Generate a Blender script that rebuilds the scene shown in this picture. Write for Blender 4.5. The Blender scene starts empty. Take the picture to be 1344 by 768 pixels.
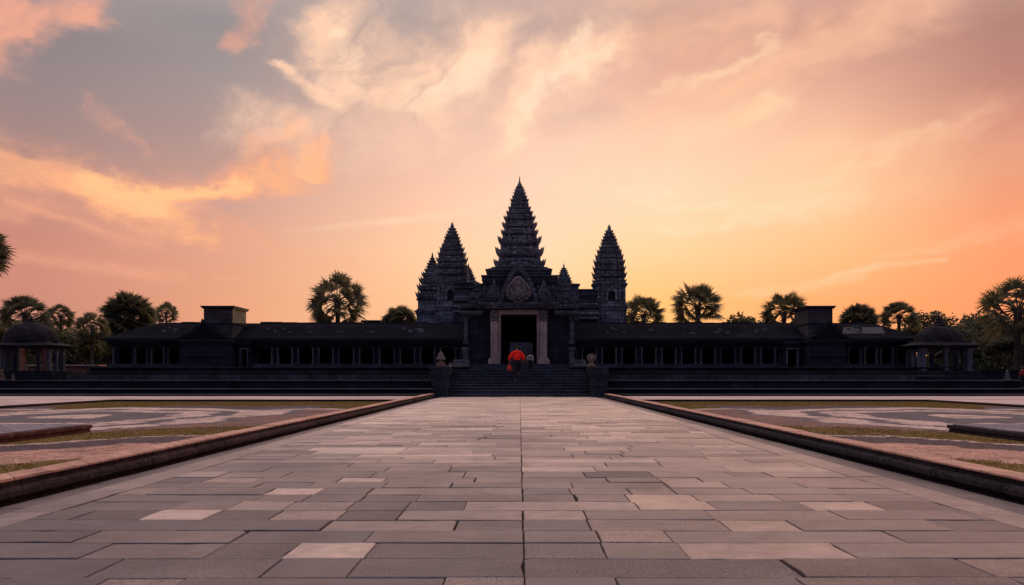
import bpy, math, random
from mathutils import Vector, Matrix, noise as mnoise
random.seed(11)
R = math.radians
scene = bpy.context.scene
COL = scene.collection
F, CX, HY, EYE = 896.0, 682.0, 494.0, 0.95      # layout scale of the survey sketch: pixels per metre at one metre, axis, eye line, eye height

def at(px, py, Y):
    return ((px-CX)*Y/F, Y, EYE+(HY-py)*Y/F)
def ax(px, Y): return (px-CX)*Y/F
def az(py, Y): return EYE+(HY-py)*Y/F

# ------------------------------------------------------------------ materials
def srgb(r, g, b):
    f = lambda c: (c/255/12.92) if c/255 <= .04045 else ((c/255+.055)/1.055)**2.4
    return (f(r), f(g), f(b), 1)

class NT:
    def __init__(s, tree): s.t = tree; s.n = tree.nodes; s.l = tree.links; s.clampmap = True
    def put(s, sock, v):
        if isinstance(v, bpy.types.NodeSocket): s.l.new(v, sock)
        elif v is not None: sock.default_value = v
    def math(s, op, a, b=None, c=None, clamp=False):
        n = s.n.new('ShaderNodeMath'); n.operation = op; n.use_clamp = clamp
        s.put(n.inputs[0], a)
        if b is not None: s.put(n.inputs[1], b)
        if c is not None: s.put(n.inputs[2], c)
        return n.outputs[0]
    def vec(s, op, a, b=None, scale=None):
        n = s.n.new('ShaderNodeVectorMath'); n.operation = op
        s.put(n.inputs[0], a)
        if b is not None: s.put(n.inputs[1], b)
        if scale is not None: s.put(n.inputs['Scale'], scale)
        return n.outputs['Value'] if op in ('DOT_PRODUCT', 'LENGTH', 'DISTANCE') else n.outputs[0]
    def sep(s, v):
        n = s.n.new('ShaderNodeSeparateXYZ'); s.put(n.inputs[0], v); return n.outputs
    def comb(s, x=0., y=0., z=0.):
        n = s.n.new('ShaderNodeCombineXYZ')
        s.put(n.inputs[0], x); s.put(n.inputs[1], y); s.put(n.inputs[2], z); return n.outputs[0]
    def noise(s, v, scale, detail=4, rough=.55, dist=0.):
        n = s.n.new('ShaderNodeTexNoise'); s.put(n.inputs['Vector'], v)
        n.inputs['Scale'].default_value = scale; n.inputs['Detail'].default_value = detail
        n.inputs['Roughness'].default_value = rough; n.inputs['Distortion'].default_value = dist
        return n.outputs['Fac'], n.outputs['Color']
    def voro(s, v, scale, feature='F1'):
        n = s.n.new('ShaderNodeTexVoronoi'); n.feature = feature; s.put(n.inputs['Vector'], v)
        n.inputs['Scale'].default_value = scale
        return n.outputs['Distance']
    def ramp(s, fac, stops, interp='LINEAR'):
        n = s.n.new('ShaderNodeValToRGB'); cr = n.color_ramp; cr.interpolation = interp
        while len(cr.elements) < len(stops): cr.elements.new(.5)
        for e, (p, c) in zip(cr.elements, stops):
            e.position = p; e.color = c if len(c) == 4 else (*c, 1)
        s.put(n.inputs[0], fac); return n.outputs[0]
    def mix(s, f, a, b, mode='MIX'):
        n = s.n.new('ShaderNodeMix'); n.data_type = 'RGBA'; n.blend_type = mode
        s.put(n.inputs[0], f)
        for i, v in ((6, a), (7, b)):
            if not isinstance(v, bpy.types.NodeSocket) and len(v) == 3: v = (*v, 1)
            s.put(n.inputs[i], v)
        return n.outputs[2]
    def rng(s, v, a, b, c=0., d=1., smooth=False):
        n = s.n.new('ShaderNodeMapRange'); n.interpolation_type = 'SMOOTHSTEP' if smooth else 'LINEAR'; n.clamp = s.clampmap or smooth
        s.put(n.inputs[0], v)
        for i, x in zip((1, 2, 3, 4), (a, b, c, d)): s.put(n.inputs[i], x)
        return n.outputs[0]

def new_mat(name, rough=.8, spec=.5):
    m = bpy.data.materials.new(name); m.use_nodes = True
    nt = NT(m.node_tree); b = m.node_tree.nodes['Principled BSDF']
    b.inputs['Roughness'].default_value = rough
    b.inputs['Specular IOR Level'].default_value = spec
    return m, nt, b
def bump(nt, b, h, strength=.5, dist=.02):
    n = nt.n.new('ShaderNodeBump'); n.inputs['Strength'].default_value = strength
    n.inputs['Distance'].default_value = dist
    nt.put(n.inputs['Height'], h); nt.l.new(n.outputs[0], b.inputs['Normal'])

def stone(name, col, var=.5, course=(.9, .32), joint=.5, carve=0., light=None, rough=.85, bumpk=.6, fine=9.):
    """weathered masonry: blocks in courses, stains, lichen flecks, optional carved relief"""
    m, nt, b = new_mat(name, rough, .12)
    tc = nt.n.new('ShaderNodeTexCoord').outputs['Object']
    geo = nt.n.new('ShaderNodeNewGeometry')
    p = nt.sep(tc)
    xy = nt.math('ADD', p[0], p[1])
    bv = nt.comb(xy, p[2], 0.)
    br = nt.n.new('ShaderNodeTexBrick'); nt.put(br.inputs['Vector'], bv)
    br.inputs['Scale'].default_value = 1.; br.inputs['Brick Width'].default_value = course[0]
    br.inputs['Row Height'].default_value = course[1]; br.inputs['Mortar Size'].default_value = .011
    br.inputs['Mortar Smooth'].default_value = .3; br.inputs['Bias'].default_value = 0.
    br.inputs['Color1'].default_value = (1-var*.45,)*3+(1,); br.inputs['Color2'].default_value = (1+var*.35,)*3+(1,)
    br.inputs['Mortar'].default_value = (1-joint,)*3+(1,)
    n1, _ = nt.noise(tc, 1.3, 6, .65)
    n2, _ = nt.noise(tc, fine, 5, .7)
    n3, _ = nt.noise(tc, fine*4.5, 3, .7)
    streak, _ = nt.noise(nt.comb(nt.math('MULTIPLY', xy, 4.), nt.math('MULTIPLY', p[2], .5), 0.), 1.6, 4, .6)
    k = nt.ramp(n1, [(.3, (1-var*.5,)*3), (.7, (1+var*.6,)*3)])
    c = nt.mix(1., (*col, 1), k, 'MULTIPLY')
    c = nt.mix(1., c, br.outputs['Color'], 'MULTIPLY')
    c = nt.mix(1., c, nt.ramp(streak, [(.35, (.7, .7, .72)), (.65, (1.15, 1.13, 1.1))]), 'MULTIPLY')
    fleck = nt.ramp(n2, [(.52, (0, 0, 0)), (.66, (1, 1, 1))])
    lt = light or tuple(min(.6, v*2.2) for v in col)
    c = nt.mix(nt.math('MULTIPLY', fleck, .45), c, (*lt, 1))
    h = nt.math('MULTIPLY_ADD', n2, .5, nt.math('MULTIPLY', n3, .25))
    h = nt.math('MULTIPLY_ADD', br.outputs['Fac'], -.7, h)
    if carve > 0:
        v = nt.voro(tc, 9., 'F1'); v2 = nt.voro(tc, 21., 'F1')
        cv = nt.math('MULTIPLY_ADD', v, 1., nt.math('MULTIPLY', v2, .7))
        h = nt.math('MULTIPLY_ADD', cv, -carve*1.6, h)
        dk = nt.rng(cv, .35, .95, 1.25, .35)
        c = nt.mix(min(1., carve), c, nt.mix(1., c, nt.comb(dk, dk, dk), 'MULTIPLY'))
    nt.l.new(c, b.inputs['Base Color'])
    nt.put(b.inputs['Roughness'], nt.rng(n1, .3, .7, rough-.12, rough+.1))
    bump(nt, b, h, bumpk, .05)
    return m

MAT = {}
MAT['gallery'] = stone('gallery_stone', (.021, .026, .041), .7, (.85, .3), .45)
MAT['gallery_trim'] = stone('gallery_trim_stone', (.10, .108, .14), .7, (1.3, .6), .3)
MAT['colonnette'] = stone('colonnette_stone', (.17, .165, .19), .7, (1.3, .6), .3)
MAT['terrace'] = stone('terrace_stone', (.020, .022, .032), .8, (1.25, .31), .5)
MAT['terrace_block'] = stone('terrace_block_stone', (.055, .056, .07), 1.0, (1.15, .34), .6)
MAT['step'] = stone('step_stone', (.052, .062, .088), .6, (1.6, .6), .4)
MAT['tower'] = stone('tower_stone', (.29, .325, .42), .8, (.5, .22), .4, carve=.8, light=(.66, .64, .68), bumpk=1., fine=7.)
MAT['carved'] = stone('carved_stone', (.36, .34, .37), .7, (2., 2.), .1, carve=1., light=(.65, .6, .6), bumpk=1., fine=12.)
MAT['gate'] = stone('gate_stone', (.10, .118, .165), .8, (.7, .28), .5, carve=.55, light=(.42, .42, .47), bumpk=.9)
MAT['frame'] = stone('door_frame_sandstone', (.40, .32, .32), .45, (3., .8), .25, carve=.25, light=(.42, .34, .31), fine=14.)
MAT['pedestal'] = stone('pedestal_stone', (.026, .032, .05), .8, (.8, .24), .5, light=(.09, .09, .10))
MAT['block'] = stone('block_tower_stone', (.055, .053, .064), .7, (.8, .24), .5, light=(.14, .12, .12))
MAT['roof'] = None
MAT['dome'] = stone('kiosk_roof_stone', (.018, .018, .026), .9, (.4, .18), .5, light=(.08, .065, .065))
MAT['orange_col'] = stone('kiosk_lit_red_stone', (.42, .17, .10), .5, (2., .7), .3)  # warm light on one column put into its reddish stone colour
MAT['redbrick'] = stone('red_brick', (.34, .15, .10), .7, (.25, .08), .5, light=(.5, .3, .24))
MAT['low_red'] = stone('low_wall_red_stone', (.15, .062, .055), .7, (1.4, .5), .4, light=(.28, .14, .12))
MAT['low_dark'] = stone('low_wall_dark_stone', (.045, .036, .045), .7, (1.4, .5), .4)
MAT['low_top'] = stone('low_wall_paving', (.22, .20, .235), .5, (.6, .5), .3)

def roof_mat():
    m, nt, b = new_mat('roof_stone_tiles', .95, .02)
    tc = nt.n.new('ShaderNodeTexCoord').outputs['Object']; p = nt.sep(tc)
    n1, _ = nt.noise(tc, .9, 6, .7); n2, _ = nt.noise(tc, 7., 5, .7)
    patch, _ = nt.noise(nt.comb(nt.math('MULTIPLY', p[0], 1.), nt.math('MULTIPLY', p[2], 3.5), 3.), 1.1, 4, .75)
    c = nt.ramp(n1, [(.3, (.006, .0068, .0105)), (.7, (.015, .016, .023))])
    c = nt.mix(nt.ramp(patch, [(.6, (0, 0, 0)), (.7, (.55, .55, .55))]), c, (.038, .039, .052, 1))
    w = nt.math('SINE', nt.math('MULTIPLY', p[0], 24.)); w2 = nt.math('FRACT', nt.math('MULTIPLY', p[2], 7.))
    h = nt.math('MULTIPLY_ADD', w, .3, nt.math('MULTIPLY_ADD', w2, .35, n2))
    nt.l.new(c, b.inputs['Base Color']); bump(nt, b, h, .7, .05)
    return m
MAT['roof'] = roof_mat()

def paver_mat():
    m, nt, b = new_mat('path_flagstone', .6, .45)
    tc = nt.n.new('ShaderNodeTexCoord').outputs['Object']
    at_ = nt.n.new('ShaderNodeAttribute'); at_.attribute_name = 'slab'
    s = nt.sep(at_.outputs['Vector'])           # tone, pinkness, pitting of each slab
    n1, _ = nt.noise(tc, 1.1, 5, .6); n2, _ = nt.noise(tc, 7., 6, .65); n3, _ = nt.noise(tc, 70., 4, .7)
    # fine grain laid along the beds of the stone
    p = nt.sep(tc)
    g, _ = nt.noise(nt.comb(nt.math('MULTIPLY', p[0], 5.), nt.math('MULTIPLY', p[1], 38.), at_.outputs['Fac']), 1., 4, .6)
    tone = nt.math('ADD', s[0], nt.math('MULTIPLY', nt.math('SUBTRACT', n1, .5), .28))
    cool = nt.ramp(tone, [(0., (.062, .056, .072)), (.35, (.145, .126, .144)), (.62, (.37, .305, .30)), (1., (.85, .69, .61))])
    warm = nt.ramp(tone, [(0., (.10, .07, .072)), (.35, (.20, .146, .144)), (.62, (.46, .33, .29)), (1., (.88, .67, .54))])
    c = nt.mix(s[1], cool, warm)
    c = nt.mix(1., c, nt.ramp(n2, [(.28, (.72, .72, .74)), (.7, (1.15, 1.13, 1.12))]), 'MULTIPLY')
    c = nt.mix(1., c, nt.ramp(g, [(.3, (.9, .9, .9)), (.7, (1.08, 1.08, 1.08))]), 'MULTIPLY')
    pit = nt.ramp(n3, [(.38, (.45, .45, .45)), (.55, (1.1, 1.1, 1.1))])
    c = nt.mix(s[2], c, nt.mix(1., c, pit, 'MULTIPLY'))
    speck = nt.ramp(n3, [(.3, (.7, .7, .7)), (.45, (1., 1., 1.))])
    c = nt.mix(.5, c, nt.mix(1., c, speck, 'MULTIPLY'))
    st, _ = nt.noise(tc, .55, 7, .68, .8)
    c = nt.mix(1., c, nt.ramp(st, [(.36, (.74, .73, .76)), (.5, (1., 1., 1.)), (.66, (1.12, 1.1, 1.07))]), 'MULTIPLY')
    nt.l.new(c, b.inputs['Base Color'])
    nt.put(b.inputs['Roughness'], nt.rng(n2, .3, .7, .40, .66))
    hh = nt.math('MULTIPLY_ADD', n3, nt.math('MULTIPLY_ADD', s[2], 1.3, .18), nt.math('MULTIPLY', n2, .9))
    hh = nt.math('MULTIPLY_ADD', g, .25, hh)
    bump(nt, b, hh, .5, .012)
    return m
MAT['paver'] = paver_mat()

def simple(name, c0, c1, scale=3., rough=.85, bk=.4, fine=25., dist=.02, spec=.3):
    m, nt, b = new_mat(name, rough, spec)
    tc = nt.n.new('ShaderNodeTexCoord').outputs['Object']
    n1, _ = nt.noise(tc, scale, 5, .65); n2, _ = nt.noise(tc, fine, 4, .7)
    c = nt.ramp(n1, [(.3, c0), (.7, c1)])
    c = nt.mix(1., c, nt.ramp(n2, [(.3, (.75, .75, .75)), (.7, (1.2, 1.2, 1.2))]), 'MULTIPLY')
    nt.l.new(c, b.inputs['Base Color']); bump(nt, b, nt.math('MULTIPLY_ADD', n1, .5, n2), bk, dist)
    return m
MAT['joint'] = simple('joint_earth', (.010, .008, .009), (.026, .02, .02))
MAT['earth'] = simple('dry_earth', (.05, .035, .025), (.09, .065, .045), .8)
MAT['coping'] = stone('kerb_coping_sandstone', (.56, .33, .265), .35, (.9, .9), .5, light=(.7, .48, .4), fine=16.)
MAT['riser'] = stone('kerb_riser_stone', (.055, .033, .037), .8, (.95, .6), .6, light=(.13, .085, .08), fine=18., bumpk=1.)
MAT['riser_dark'] = stone('kerb_riser_shaded_stone', (.028, .024, .034), .8, (.95, .6), .6, light=(.075, .07, .08), fine=18., bumpk=1.)  # darker copy of the riser stone; right kerb's shade put into the colour
MAT['walk'] = stone('walkway_paving', (.58, .43, .41), .35, (1.1, .8), .3, fine=4.)
MAT['red_cloth'] = simple('red_cloth', (.92, .012, .008), (1., .025, .014), 5., .8, .35, 40.)
MAT['dark_red'] = simple('dark_red_cloth', (.16, .012, .014), (.26, .02, .02), 5.)
MAT['grey_cloth'] = simple('pale_grey_cloth', (.26, .28, .31), (.46, .46, .49), 6.)
MAT['dark_cloth'] = simple('dark_cloth', (.006, .007, .011), (.016, .017, .024), 6.)
MAT['skin'] = simple('skin', (.20, .11, .075), (.27, .15, .10), 8., .55, .1)
MAT['hair'] = simple('black_hair', (.008, .007, .007), (.02, .017, .015), 20., .5)
MAT['bag'] = simple('orange_red_bag', (.5, .02, .012), (.75, .09, .025), 9., .6)
MAT['bark'] = simple('bark', (.05, .04, .035), (.12, .095, .08), 3., .9, .9, 18., .06)
MAT['old_tile'] = simple('pale_roof_patch', (.03, .03, .04), (.05, .048, .06), 2., .8, .4, 9.)
MAT['lichen'] = simple('lichen_stone', (.05, .05, .06), (.20, .18, .175), 12., .9, .8, 30., .03)
MAT['warm_stone'] = simple('warm_carved_stone', (.09, .06, .05), (.28, .18, .14), 11., .9, .8, 30., .03)

def leaf_mat(name, c0, c1, trans=.45):
    m = bpy.data.materials.new(name); m.use_nodes = True
    nt = NT(m.node_tree); b = nt.n['Principled BSDF']
    b.inputs['Roughness'].default_value = .6; b.inputs['Specular IOR Level'].default_value = .3
    tc = nt.n.new('ShaderNodeTexCoord').outputs['Object']
    geo = nt.n.new('ShaderNodeNewGeometry')
    n1, _ = nt.noise(tc, .8, 3, .6)
    f = nt.math('MULTIPLY_ADD', geo.outputs['Random Per Island'], .6, nt.math('MULTIPLY', n1, .45))
    c = nt.ramp(f, [(.1, c0), (.9, c1)])
    nt.l.new(c, b.inputs['Base Color'])
    t = nt.n.new('ShaderNodeBsdfTranslucent'); nt.l.new(c, t.inputs[0])
    mx = nt.n.new('ShaderNodeMixShader'); mx.inputs[0].default_value = trans
    nt.l.new(b.outputs[0], mx.inputs[1]); nt.l.new(t.outputs[0], mx.inputs[2])
    nt.l.new(mx.outputs[0], nt.n['Material Output'].inputs[0])
    return m
MAT['palm'] = leaf_mat('palm_leaf', (.055, .06, .04), (.17, .155, .09), .5)
MAT['leaf'] = leaf_mat('tree_leaf', (.045, .056, .042), (.12, .125, .075), .5)
MAT['leaf_olive'] = leaf_mat('olive_tree_leaf', (.06, .065, .034), (.18, .16, .07), .5)
MAT['grass'] = leaf_mat('dry_grass_blade', (.15, .095, .018), (.34, .22, .05), .3)

# ------------------------------------------------------------------ mesh helpers
class MB:
    def __init__(s): s.v = []; s.f = []; s.a = []     # a: per-face attribute vector (optional)
    def add(s, vs, fs, attr=None):
        o = len(s.v); s.v += [tuple(v) for v in vs]
        s.f += [tuple(i+o for i in f) for f in fs]
        if attr is not None: s.a += [attr]*len(fs)
        return s
    def box(s, x0, x1, y0, y1, z0, z1, attr=None):
        s.add([(x0,y0,z0),(x1,y0,z0),(x1,y1,z0),(x0,y1,z0),(x0,y0,z1),(x1,y0,z1),(x1,y1,z1),(x0,y1,z1)],
              [(0,3,2,1),(4,5,6,7),(0,1,5,4),(1,2,6,5),(2,3,7,6),(3,0,4,7)], attr); return s
    def rings(s, rings, cap=True, close=True):
        n = len(rings[0]); vs = [p for r in rings for p in r]; fs = []
        for i in range(len(rings)-1):
            for j in range(n if close else n-1):
                k = (j+1) % n
                fs.append((i*n+j, i*n+k, (i+1)*n+k, (i+1)*n+j))
        if cap:
            fs.append(tuple(range(n))[::-1]); m = (len(rings)-1)*n; fs.append(tuple(range(m, m+n)))
        s.add(vs, fs); return s
    def lathe(s, cx, cy, prof, n=16, ph=0., sx=1., sy=1., rib=0.):
        rs = []
        for r, z in prof:
            rs.append([(cx+sx*r*(1+rib*abs(math.cos((ph+2*math.pi*j/n)*4)))*math.cos(ph+2*math.pi*j/n),
                        cy+sy*r*(1+rib*abs(math.cos((ph+2*math.pi*j/n)*4)))*math.sin(ph+2*math.pi*j/n), z) for j in range(n)])
        s.rings(rs); return s
    def tube(s, pts, rad, n=6):
        rs = []
        for i, p in enumerate(pts):
            p = Vector(p)
            d = Vector(pts[min(i+1, len(pts)-1)])-Vector(pts[max(i-1, 0)])
            d.normalize(); u = d.orthogonal().normalized() if abs(d.z) > .99 else d.cross(Vector((0,0,1))).normalized()
            w = d.cross(u); r = rad[i] if isinstance(rad, (list, tuple)) else rad
            rs.append([tuple(p+u*r*math.cos(2*math.pi*j/n)+w*r*math.sin(2*math.pi*j/n)) for j in range(n)])
        s.rings(rs); return s
    def prism_y(s, poly, y0, y1):
        """polygon given in x,z, thick along y"""
        n = len(poly)
        vs = [(x, y0, z) for x, z in poly]+[(x, y1, z) for x, z in poly]
        fs = [tuple(range(n)), tuple(range(n, 2*n))[::-1]]+[(i, i+n, (i+1) % n+n, (i+1) % n) for i in range(n)]
        s.add(vs, fs); return s

def wloc(o):
    v = Vector((0, 0, 0))
    while o is not None: v += Vector(o.location); o = o.parent
    return v
def build(name, mb, mat, parent=None, loc=None, bevel=0., smooth=False, attr=None):
    """link the collected geometry as ONE object; its origin is loc, or its parent's origin"""
    me = bpy.data.meshes.new(name)
    org = wloc(parent) if parent is not None else Vector(loc or (0, 0, 0))
    me.from_pydata([(x-org.x, y-org.y, z-org.z) for x, y, z in mb.v], [], mb.f)
    me.materials.append(MAT[mat] if isinstance(mat, str) else mat)
    if attr and mb.a:
        a = me.attributes.new(attr, 'FLOAT_VECTOR', 'FACE')
        a.data.foreach_set('vector', [c for t in mb.a for c in t])
    me.validate()
    if smooth: me.polygons.foreach_set('use_smooth', [True]*len(me.polygons))
    import bmesh
    bm = bmesh.new(); bm.from_mesh(me); bmesh.ops.recalc_face_normals(bm, faces=bm.faces); bm.to_mesh(me); bm.free()
    o = bpy.data.objects.new(name, me); COL.objects.link(o)
    if parent is not None: o.parent = parent
    else: o.location = org
    if bevel:
        md = o.modifiers.new('bevel', 'BEVEL'); md.width = bevel; md.segments = 2; md.limit_method = 'ANGLE'
    return o
def tag(o, label=None, cat=None, group=None, kind=None):
    if label: o['label'] = label
    if cat: o['category'] = cat
    if group: o['group'] = group
    if kind: o['kind'] = kind
    return o
def empty(name, loc, label, cat, group=None):
    o = bpy.data.objects.new(name, None); COL.objects.link(o); o.location = loc
    o.empty_display_size = .3
    return tag(o, label, cat, group)
def copy_tree(src, loc, label, rotz=0., scale=1., group=None):
    c = src.copy(); COL.objects.link(c); c.location = loc; c.rotation_euler = (0, 0, rotz)
    c.scale = (scale,)*3 if not isinstance(scale, tuple) else scale
    c['label'] = label
    if group: c['group'] = group
    for ch in src.children:
        d = ch.copy(); COL.objects.link(d); d.parent = c
        for g in ch.children:
            e = g.copy(); COL.objects.link(e); e.parent = d
    return c

# ------------------------------------------------------------------ ground, path, kerbs
def sheet(name, x0, x1, y0, y1, z, mat, n=1):
    mb = MB(); mb.add([(x0,y0,z),(x1,y0,z),(x1,y1,z),(x0,y1,z)], [(0,1,2,3)])
    return build(name, mb, mat)
tag(sheet('ground', -2500, 2500, -300, 4500, -.06, 'earth'), 'dry earth ground under and around the temple', kind='structure')

PX0, PX1 = -3.26, 3.14
def slab(mb, x0, x1, y0, y1, attr, gx=.004, gy=.004, dz=0., th=.06, tilt=(0, 0)):
    x0 += gx; x1 -= gx; y0 += gy; y1 -= gy; c = .004
    if x1-x0 < .05 or y1-y0 < .03: return
    cxm, cym = (x0+x1)/2, (y0+y1)/2
    z = lambda x, y: dz+(x-cxm)*tilt[0]+(y-cym)*tilt[1]
    # wobble the worn edges a little
    w = lambda: random.uniform(-.0035, .0035)
    cs = [(x0, y0), (x1, y0), (x1, y1), (x0, y1)]; a = []
    near = y0 < 14
    for i in range(4):
        p, q = Vector(cs[i]), Vector(cs[(i+1) % 4]); L = (q-p).length
        chip = random.random() < .22 and near
        k = random.uniform(.008, .030) if chip else .004
        m = Vector(cs[i-1]); e = (m-p).normalized(); g_ = (q-p).normalized()
        a.append(tuple(p+e*k*random.uniform(.6, 1.2))); a.append(tuple(p+g_*k*random.uniform(.6, 1.4)))
        n = max(1, int(L/.11)) if near else 1
        nrm = Vector((-g_.y, g_.x))
        bite = random.randrange(n) if (near and random.random() < .3) else -1
        for t in range(1, n):
            d_ = random.uniform(-.001, .0028)+(random.uniform(.006, .014) if t == bite else 0)
            a.append(tuple(p+g_*L*(t+random.uniform(-.25, .25))/n+nrm*d_))
    C_ = Vector((cxm, cym)); hx, hy = (x1-x0)/2, (y1-y0)/2
    b = [(cxm+(x-cxm)*(1-c/hx), cym+(y-cym)*(1-c/hy)) for x, y in a]
    n = len(a)
    vs = [(x, y, -th) for x, y in a]+[(x, y, z(x, y)-c) for x, y in a]+[(x, y, z(x, y)) for x, y in b]
    fs = [tuple(range(2*n, 3*n))]
    for i in range(n):
        j = (i+1) % n; fs += [(i, j, j+n, i+n), (i+n, j+n, j+2*n, i+2*n)]
    mb.add(vs, fs, attr)

path = MB()
# surveyed rows near the camera: (screen line of the far and near joint, joints along the near line, tone of each slab)
near_rows = [
 (733, 758, [-420, -150, 108, 338.5, 454, 688, 1058, 1311, 1560, 1900], [.33, .3, .37, .32, .36, (.36, .2, .9), .37, (.5, .75, .7), (.42, .5, .3)]),
 (712.3, 733, [-360, -120, 100, 264, 368, 477, 688, 798, 907, 1128, 1420, 1800], [.3, .33, .38, .33, (.74, .35, .2), .36, (.41, .3, .8), (.42, .4, .1), (.6, .7, .1), .47, .42]),
 (696.6, 712.3, [-320, -90, 91, 300, 477, 688, 790, 885, 1193, 1440, 1700], [.31, .30, .42, .34, .38, .42, (.58, .7, .8), .45, .36, .4]),
 (682.5, 696.6, [-260, -40, 230, 418, 595, 688, 776, 962, 1056, 1253, 1600], [.3, .34, .33, (.52, .4, .3), .37, .40, (.5, .6, .6), (.64, .9, .4), .45, .33]),
 (669.8, 682.5, [-200, 35, 87, 180, 264, 351, 440, 519, 688, 772, 940, 1114, 1290, 1500], [.3, .23, .2, (.72, .35, .1), .30, (.6, .4, .9), .32, (.54, .4, .3), (.58, .4, .1), .42, (.52, .6, .5), .45, .42]),
 (658.3, 669.8, [-160, 0, 216, 294, 368, 452, 530, 608, 841, 943, 1071, 1165, 1400], [.3, .35, (.45, .4, .9), (.56, .4, .2), (.52, .5, .9), .33, .34, (.60, .5, .3), (.66, .9, .2), .43, (.70, .9, .3), .36]),
 (649, 658.3, [-120, 120, 330, 394, 470, 545, 688, 757, 828, 920, 1030, 1120, 1300], [.33, .38, (.38, .3, .1), .38, .36, (.46, .5, .8), .4, (.44, .4, .1), (.7, .95, .1), (.6, .7, .2), .45, .45]),
 (640.5, 649, [-80, 140, 190, 344, 412, 480, 688, 750, 830, 890, 990, 1110, 1250], [.35, (.46, .5, .7), .4, (.74, .45, .1), .4, .5, .43, .46, .56, .5, .47, .46]),
 (633, 640.5, [-60, 230, 330, 400, 500, 590, 688, 752, 880, 960, 1060, 1200], [.37, .42, .4, .42, .45, .4, .5, .46, .62, .5, .48]),
 (626.7, 633, [-30, 200, 262, 330, 440, 500, 622, 688, 800, 870, 925, 1050, 1180], [.36, .33, (.56, .5, .3), .42, (.72, .5, .2), .44, .52, .5, .46, .6, .52, .48]),
]
ROWY = lambda py: 851.2/(py-494)
# nearest rows (below and beside the frame)
yrows = []
def put_row(ya, yb, xs, tones, hand=False):
    for i in range(len(xs)-1):
        x0, x1 = max(xs[i], PX0), min(xs[i+1], PX1)
        if x1-x0 < .06: continue
        t = tones[i]
        if not isinstance(t, tuple):
            t = (t+random.uniform(-.02, .02), None, random.choice([.1, .15, .3, .3, .7]))
        tone, warm, pit = t
        if warm is None: warm = min(1, max(0, .22+.10*(x0+x1)/2+.022*ya+random.uniform(-.15, .15)))  # warmer rightward and farther: sunset glow put into the slab hue
        r = random.random()
        gx = .0018 if r < .45 else random.uniform(.003, .008)
        gy = .002 if random.random() < .5 else random.uniform(.004, .011)
        slab(path, x0, x1, ya, yb, (tone, warm, pit), gx, gy, random.uniform(-.004, .003),
             tilt=(random.uniform(-.004, .004), random.uniform(-.008, .008)))
for far, near, xs, tones in near_rows:
    yb, ya = ROWY(far), ROWY(near)
    put_row(ya, yb, [(x-CX)*ya/F if abs(x-688) > .1 else .022 for x in xs], tones)
def rand_row(ya, yb, base):
    xs = [PX0]
    while xs[-1] < PX1:
        w = random.uniform(.38, 1.15)
        if random.random() < .15: w = random.uniform(1.2, 1.7)
        if xs[-1] < -.2 and xs[-1]+w > -.25: xs.append(.022)
        else: xs.append(xs[-1]+w)
    tones = []
    for _ in xs:
        t = base+random.gauss(0, .085)
        if random.random() < .09: t = base+random.uniform(.15, .26)
        if random.random() < .08: t = base-random.uniform(.08, .15)
        tones.append(max(.15, min(.95, t)))
    put_row(ya, yb, xs, tones)
y = ROWY(758); k = 0
rows_below = [(y-.34, y)]
put_row(y-.34, y, [-3.3, -2.4, (89-CX)*(y-.3)/F, (200-CX)*(y-.3)/F, (560-CX)*(y-.3)/F+.05, .022, .45, 1.3, 2.3, 3.2], [.3, .33, (.46, .4, .9), .34, (.5, .35, .9), .4, .38, .42, .4])
y -= .34
while y > -6: rand_row(y-.33, y, .36); y -= .33
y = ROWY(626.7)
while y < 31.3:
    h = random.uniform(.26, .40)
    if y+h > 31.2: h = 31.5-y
    base = .53+.36*min(1, (y-6.4)/12)  # tone rises with distance: the far sheen is put into the slab colour
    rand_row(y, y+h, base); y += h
# border strip and gutter strip on both sides
for sx in (-1, 1):
    e0, e1, e2 = (3.26, 3.57, 3.80) if sx < 0 else (3.14, 3.46, 3.76)
    y = -6.
    while y < 31.5:
        h = min(random.uniform(.9, 2.2), 31.5-y)
        a, b = sorted((sx*e0, sx*e1)); t = .46+.30*min(1, max(0, (y-4)/12))+random.uniform(-.05, .07)  # border tone also rises with distance, sheen painted in
        slab(path, a, b, y, y+h, (t, .45+.2*sx, .3), random.uniform(.006, .012), .003, random.uniform(-.004, .004))  # right strip warmer, the glow put into its hue
        y += h
    y = -6.
    while y < 31.5:
        h = min(random.uniform(1.2, 3.), 31.5-y)
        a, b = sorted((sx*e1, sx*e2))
        slab(path, a, b, y, y+h, (.27+random.uniform(-.05, .05)+.12*min(1, max(0, (y-4)/12)), .5, .4), .004, .002, -.012+random.uniform(-.003, .003))  # gutter paler with distance, the same painted sheen
        y += h
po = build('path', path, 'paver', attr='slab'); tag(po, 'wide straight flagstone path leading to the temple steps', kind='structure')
js = sheet('path_bed', -3.85, 3.80, -6, 31.5, -.022, 'joint'); tag(js, 'dark joint bed under the flagstones', kind='structure')

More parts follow.
